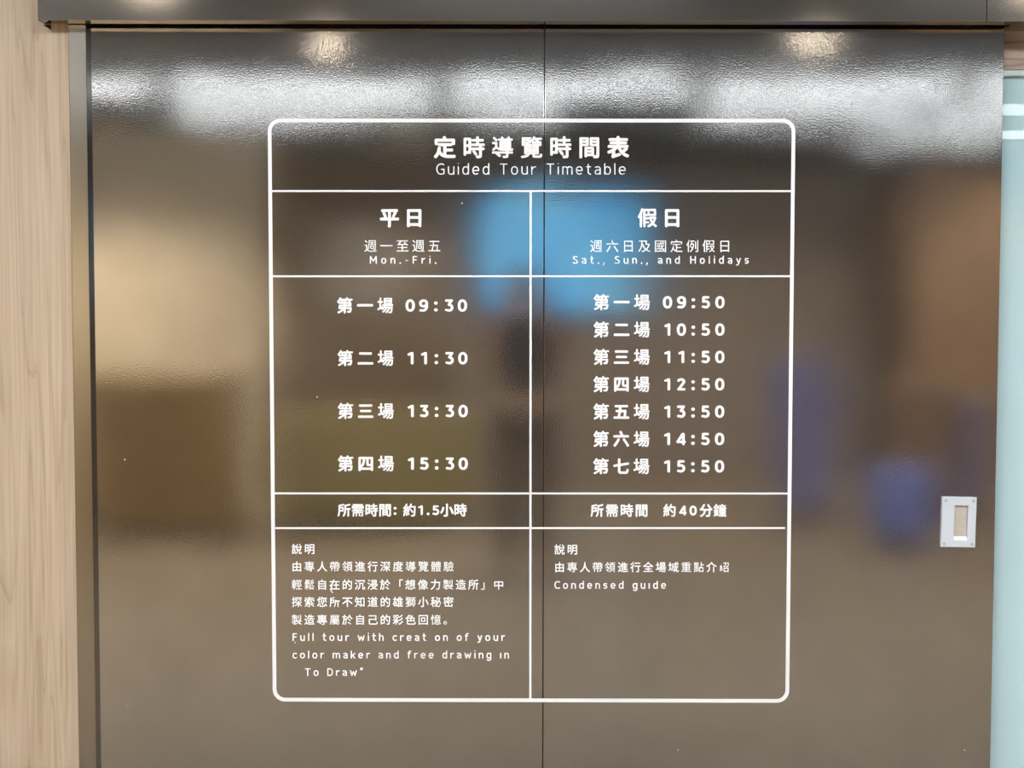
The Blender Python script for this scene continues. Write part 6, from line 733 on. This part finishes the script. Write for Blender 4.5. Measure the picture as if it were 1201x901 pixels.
def words(name, text, style, left, right, base, cap):
    """one mesh per word, the spacing shared over the whole line"""
    cur = []
    wf = 1.12 if style == 'r' else 1.07
    ws = [width_of(style + c) * cap * wf for c in text]
    tr = (right - left - sum(ws)) / (len(text) - 1)
    x = left
    for c, w in zip(text + ' ', ws + [0]):
        if c == ' ':
            if cur: fill(name, glyphs_at(cur))
            cur = []
        else:
            cur.append((style + c, x, base, cap, wf))
        x += w + tr

def digit_items(text, centres, base, h):
    return [('d' + c, cx - width_of('d' + c) * h * 1.15 / 2, base, h, 1.15) for c, cx in zip(text, centres)]

# rounded frame, in one closed ring
def rrect(tl, tr, br, bl, rad, n=9):
    out = []
    cs = [tl, tr, br, bl]
    for i, c in enumerate(cs):
        pv, nx = Vector(cs[i - 1]), Vector(cs[(i + 1) % 4]); c = Vector(c)
        u, v = (pv - c).normalized(), (nx - c).normalized()
        for k in range(n):
            a = math.radians(90) * k / (n - 1)
            out.append(tuple(c + u * rad * (1 - math.sin(a)) + v * rad * (1 - math.cos(a))))
    return [P(*q) for q in out]
h = 2.2
fill('frame_border', [rrect((316.1 - h, 141.3 - h), (930.8 + h, 141.6 - h), (923.3 + h, 822.3 + h), (322.1 - h, 820.8 + h), 14.5),
                      rrect((316.1 + h, 141.3 + h), (930.8 - h, 141.6 + h), (923.3 - h, 822.3 - h), (322.1 + h, 820.8 - h), 10.5)])
def hline(xa, ya, xb, yb, t=1.1):
    fill('row_line', [[P(xa, ya - t), P(xb, yb - t), P(xb, yb + t), P(xa, ya + t)]])
hline(317.2, 224.1, 929.2, 224.2)
hline(318.2, 324.1, 928.2, 324.0)
hline(320.4, 578.8, 925.6, 579.0)
hline(320.8, 619.6, 920.8, 619.5)
fill('column_line', [[P(622.4 - 1.25, 224.6), P(622.4 + 1.25, 224.6), P(622.0 + 1.25, 820.2), P(622.0 - 1.25, 820.2)]])

fill('title_lettering', glyphs_at(cjk_items('定時導覽時間表', 'B', 521.7, 725.0, 173.3, 26.6)))
words('subtitle_word', 'Guided Tour Timetable', 'l', 511.8, 733.8, 204.9, 13.1)

fill('column_heading', glyphs_at(cjk_items('平日', 'B', 456.8, 485.6, 255.8, 23.4)))
fill('column_heading', glyphs_at(cjk_items('假日', 'B', 759.3, 788.2, 255.8, 23.4)))
fill('day_lettering', glyphs_at(cjk_items('週一至週五', 'L', 434.5, 509.4, 288.7, 15.6)))
fill('day_lettering', glyphs_at(cjk_items('週六日及國定例假日', 'L', 699.3, 850.0, 288.9, 15.6)))
words('day_word', 'Mon.-Fri.', 'r', 433.6, 511.8, 309.5, 9.2)
words('day_word', 'Sat., Sun., and Holidays', 'r', 671.8, 878.2, 309.5, 9.2)

for num, tm, y, x in (('一', '09:30', 358.7, 404.4), ('二', '11:30', 420.5, 404.9), ('三', '13:30', 482.5, 405.2), ('四', '15:30', 544.2, 405.3)):
    cs = [481.1, 496.8, 511.2, 526.8, 542.3]
    fill('session_name', glyphs_at(cjk_items('第' + num + '場', 'B', x, x + 47.4, y, 19.4)))
    fill('session_time', glyphs_at(digit_items(tm, [c + x - 404.4 for c in cs], y + 7.0, 14.5)))
for k, (num, tm) in enumerate((('一', '09:50'), ('二', '10:50'), ('三', '11:50'), ('四', '12:50'), ('五', '13:50'), ('六', '14:50'), ('七', '15:50'))):
    y = 354.9 + k * 32.08
    x = 705.3 - k * 0.09
    cs = [782.9, 799.3, 813.2, 827.8, 844.4]
    fill('session_name', glyphs_at(cjk_items('第' + num + '場', 'B', x, x + 47.6, y, 19.4)))
    fill('session_time', glyphs_at(digit_items(tm, [c - k * 0.09 for c in cs], y + 7.0, 14.5)))

fill('duration_name', glyphs_at(cjk_items('所需時間', 'B', 403.7, 451.6, 598.7, 15.8)))
fill('duration_value', glyphs_at(cjk_items('約', 'B', 480.4, 480.4, 598.7, 15.8)
     + cjk_items('小時', 'B', 524.1, 539.9, 598.7, 15.8) + digit_items(':1.5', [463.3, 493.2, 502.2, 511.2], 604.3, 11.4)))
fill('duration_name', glyphs_at(cjk_items('所需時間', 'B', 700.4, 752.4, 599.1, 15.8)))
fill('duration_value', glyphs_at(cjk_items('約', 'B', 785.4, 785.4, 599.1, 15.8)
     + cjk_items('分鐘', 'B', 828.1, 844.4, 599.1, 15.8) + digit_items('40', [800.8, 812.9], 604.7, 11.4)))

NE = 12.7
def notes(text, x0, pitch, y):
    fill('note_lettering', glyphs_at(cjk_items(text, 'M', x0, x0 + pitch * (len(text) - 1), y, NE)))
notes('說明', 348.1, 15.0, 644.3)
notes('由專人帶領進行深度導覽體驗', 348.1, 14.84, 664.8)
hair = [P(*q) for q in ((387.0, 689.6), (388.0, 689.6), (388.2, 692.0), (390.6, 695.4), (389.9, 695.9), (387.4, 692.6))]
notes('輕鬆自在的沉浸於「想像力製造所」中', 348.1, 14.8, 686.1)
fill('peeling_strip', [hair], 'sliver of white vinyl peeling off the third note line')
t = '探索您所不知道的雄獅小秘密'
it = []
for i, ch in enumerate(t):
    it += cjk_items(ch, 'M', 348.1 + i * 14.83, 0, 706.4, NE) if ch != '所' else [('M仔', 348.1 + i * 14.83 - NE / 2, 706.4 + NE * .48, NE, 1.0)]
fill('note_lettering', glyphs_at(it))
t = '製造專屬於自己的彩色回憶。'
it = []
for i, ch in enumerate(t):
    it += cjk_items(ch, 'M', 348.1 + i * 14.83, 0, 727.3, NE) if ch != '專' else [('M壽', 348.1 + i * 14.83 - NE / 2, 727.3 + NE * .48, NE, 1.0)]
fill('note_lettering', glyphs_at(it))
words('note_word', 'Full tour with creat on of your', 'r', 343.1, 592.0, 752.0, 9.1)
words('note_word', 'color maker and free drawing ın', 'r', 343.1, 597.0, 772.6, 9.1)
words('note_word', 'To Draw”', 'r', 357.5, 425.2, 793.1, 9.1)
notes('說明', 656.3, 15.0, 644.9)
notes('由專人帶領進行全場域重點介紹', 656.3, 14.85, 665.6)
words('note_word', 'Condensed guıde', 'r', 650.2, 781.2, 690.8, 9.1)

# ------------------------------------------------------------------ the photographer, mirrored dimly in the door
def skin_mesh(name, verts, edges, radii, mat, parent, root=0, sub=1):
    """a branching skeleton grown into one smooth surface, baked to a plain mesh"""
    me = bpy.data.meshes.new('tmp')
    me.from_pydata(verts, edges, [])
    ob = bpy.data.objects.new('tmp', me); C.objects.link(ob)
    md = ob.modifiers.new('skin', 'SKIN')
    md.use_smooth_shade = True
    if not me.skin_vertices: me.attributes.new
    for i, sv in enumerate(me.skin_vertices[0].data):
        r = radii[i]
        sv.radius = r if isinstance(r, tuple) else (r, r)
        sv.use_root = (i == root)
    ss = ob.modifiers.new('sub', 'SUBSURF'); ss.levels = sub; ss.render_levels = sub
    dg = bpy.context.evaluated_depsgraph_get(); dg.update()
    out = bpy.data.meshes.new_from_object(ob.evaluated_get(dg))
    bpy.data.objects.remove(ob)
    out.materials.clear(); out.name = name
    for p in out.polygons: p.use_smooth = True
    o = bpy.data.objects.new(name, out); out.materials.append(mat); C.objects.link(o)
    o.parent = parent
    return o

def photographer(px, py):
    skin = simple('skin_tone', (0.50, 0.33, 0.24), 0.5, var=0.03)
    cloth = simple('dark_shirt_cloth', (0.035, 0.032, 0.04), 0.85, scale=60)
    denim = simple('brown_trouser_cloth', (0.10, 0.075, 0.055), 0.85, scale=60)
    hairm = simple('black_hair', (0.012, 0.010, 0.009), 0.6, scale=90)
    r = empty('person', (px, py, 0))
    tag(r, 'person in dark shirt and brown trousers mirrored near the seam, holding up a camera', 'person')
    V, E, R = [], [], []
    def v(p, rad, par=None):
        V.append(p); R.append(rad)
        if par is not None: E.append((par, len(V) - 1))
        return len(V) - 1
    pel = v((0, 0, .95), (.13, .10)); sp = v((0, .01, 1.12), (.125, .095), pel); ch = v((0, 0, 1.30), (.145, .10), sp)
    nb = v((0, -.005, 1.44), (.075, .065), ch); nk = v((0, .005, 1.505), .052, nb)
    h1 = v((0, .03, 1.565), (.066, .075), nk); h2 = v((0, .025, 1.64), (.077, .092), h1); h3 = v((0, .015, 1.715), (.062, .075), h2)
    v((0, .118, 1.610), .014, h2)                                     # nose
    for s in (-1, 1):
        v((s * .083, .015, 1.622), .014, h2)                          # ear
        hp = v((s * .085, 0, .90), .088, pel); kn = v((s * .095, .02, .50), .058, hp); cf = v((s * .097, -.015, .36), .054, kn)
        an = v((s * .10, -.02, .10), .036, cf); v((s * .11, .06, .045), .036, an); v((s * .115, .15, .035), .030, len(V) - 1)
        sh = v((s * .165, -.005, 1.40), .062, ch); ub = v((s * .215, .04, 1.28), .050, sh); el = v((s * .235, .11, 1.17), .043, ub)
        fa = v((s * .17, .20, 1.32), .040, el); wr = v((s * .105, .275, 1.475), .026, fa); pm = v((s * .094, .300, 1.535), (.030, .020), wr)
        kb = v((s * .090, .318, 1.572), (.030, .018), pm)
        for k, (dz, ln) in enumerate(((.030, .9), (.012, 1.0), (-.006, .95), (-.022, .8))):       # four fingers curl over the front
            a = v((s * .078, .352, 1.580 + dz * .8), .0088, kb)
            b = v((s * (.064), .352 + .030 * ln, 1.588 + dz), .0082, a)
            v((s * (.052 - .022 * ln), .355 + .030 * ln, 1.588 + dz), .0075, b)
        t1 = v((s * .080, .285, 1.565), .0105, pm); v((s * .056, .283, 1.588), .009, t1)          # thumb behind the camera
    skin_mesh('body', V, E, R, skin, r, 0, 1)
    # shirt, trousers, shoes, hair follow the body a centimetre outside it
    V, E, R = [], [], []
    pel = v((0, 0, .93), (.150, .118)); sp = v((0, .01, 1.12), (.143, .112), pel); ch = v((0, 0, 1.30), (.163, .118), sp); v((0, -.005, 1.43), (.09, .078), ch)
    for s in (-1, 1):
        sh = v((s * .165, -.005, 1.40), .078, ch); ub = v((s * .215, .04, 1.28), .064, sh); v((s * .230, .085, 1.20), .060, ub)
    skin_mesh('shirt', V, E, R, cloth, r, 0, 1)['label'] = 'dark short sleeved shirt'
    V, E, R = [], [], []
    pel = v((0, 0, .96), (.140, .108))
    for s in (-1, 1):
        hp = v((s * .088, 0, .88), .100, pel); kn = v((s * .095, .02, .50), .074, hp); cf = v((s * .097, -.012, .34), .070, kn); v((s * .10, -.018, .09), .060, cf)
    skin_mesh('trousers', V, E, R, denim, r, 0, 1)['label'] = 'brown long trousers'
    for s in (-1, 1):
        V, E, R = [], [], []
        a = v((s * .10, -.055, .045), .040); b = v((s * .108, .05, .045), .045, a); v((s * .116, .18, .036), .036, b)
        skin_mesh('shoe', V, E, R, hairm, r, 0, 1)
    V, E, R = [], [], []
    a = v((0, -.055, 1.60), (.070, .050)); b = v((0, -.035, 1.68), (.082, .070), a); c = v((0, .02, 1.735), (.078, .050), b); v((0, .085, 1.715), (.06, .022), c)
    skin_mesh('hair', V, E, R, hairm, r, 0, 2)['label'] = 'short black hair'
    for s in (-1, 1):
        bm = bmesh.new(); bmesh.ops.create_uvsphere(bm, u_segments=14, v_segments=10, radius=.012, matrix=Matrix.Translation((s * .031, .105, 1.645)))
        m = bpy.data.meshes.new('eye'); bm.to_mesh(m); bm.free(); m.materials.append(M['core'])
        o = bpy.data.objects.new('eye', m); C.objects.link(o); o.parent = r
    # the camera held in both hands
    cy = py + .32
    k = empty('camera', (px, cy, 1.555))
    tag(k, 'small black camera held up in the hands of the photographer', 'camera')
    box('camera_body', M['bezel'], px - .050, px + .050, cy - .008, cy + .022, 1.562, 1.628, k, .005)
    bm = bmesh.new(); add_cyl(bm, (px, cy + .040, 1.590), .030, .027, .036, 'Y'); add_cyl(bm, (px, cy + .059, 1.590), .024, .024, .004, 'Y')
    mesh('lens_barrel', bm, M['bezel'], k)
    bm = bmesh.new(); add_cyl(bm, (px - .035, cy + .005, 1.631), .007, .007, .006)
    mesh('shutter_button', bm, M['screw'], k)
M['bezel'] = simple('black_camera_plastic', (0.02, 0.02, 0.02), 0.4)
photographer(0.07, -4.66)
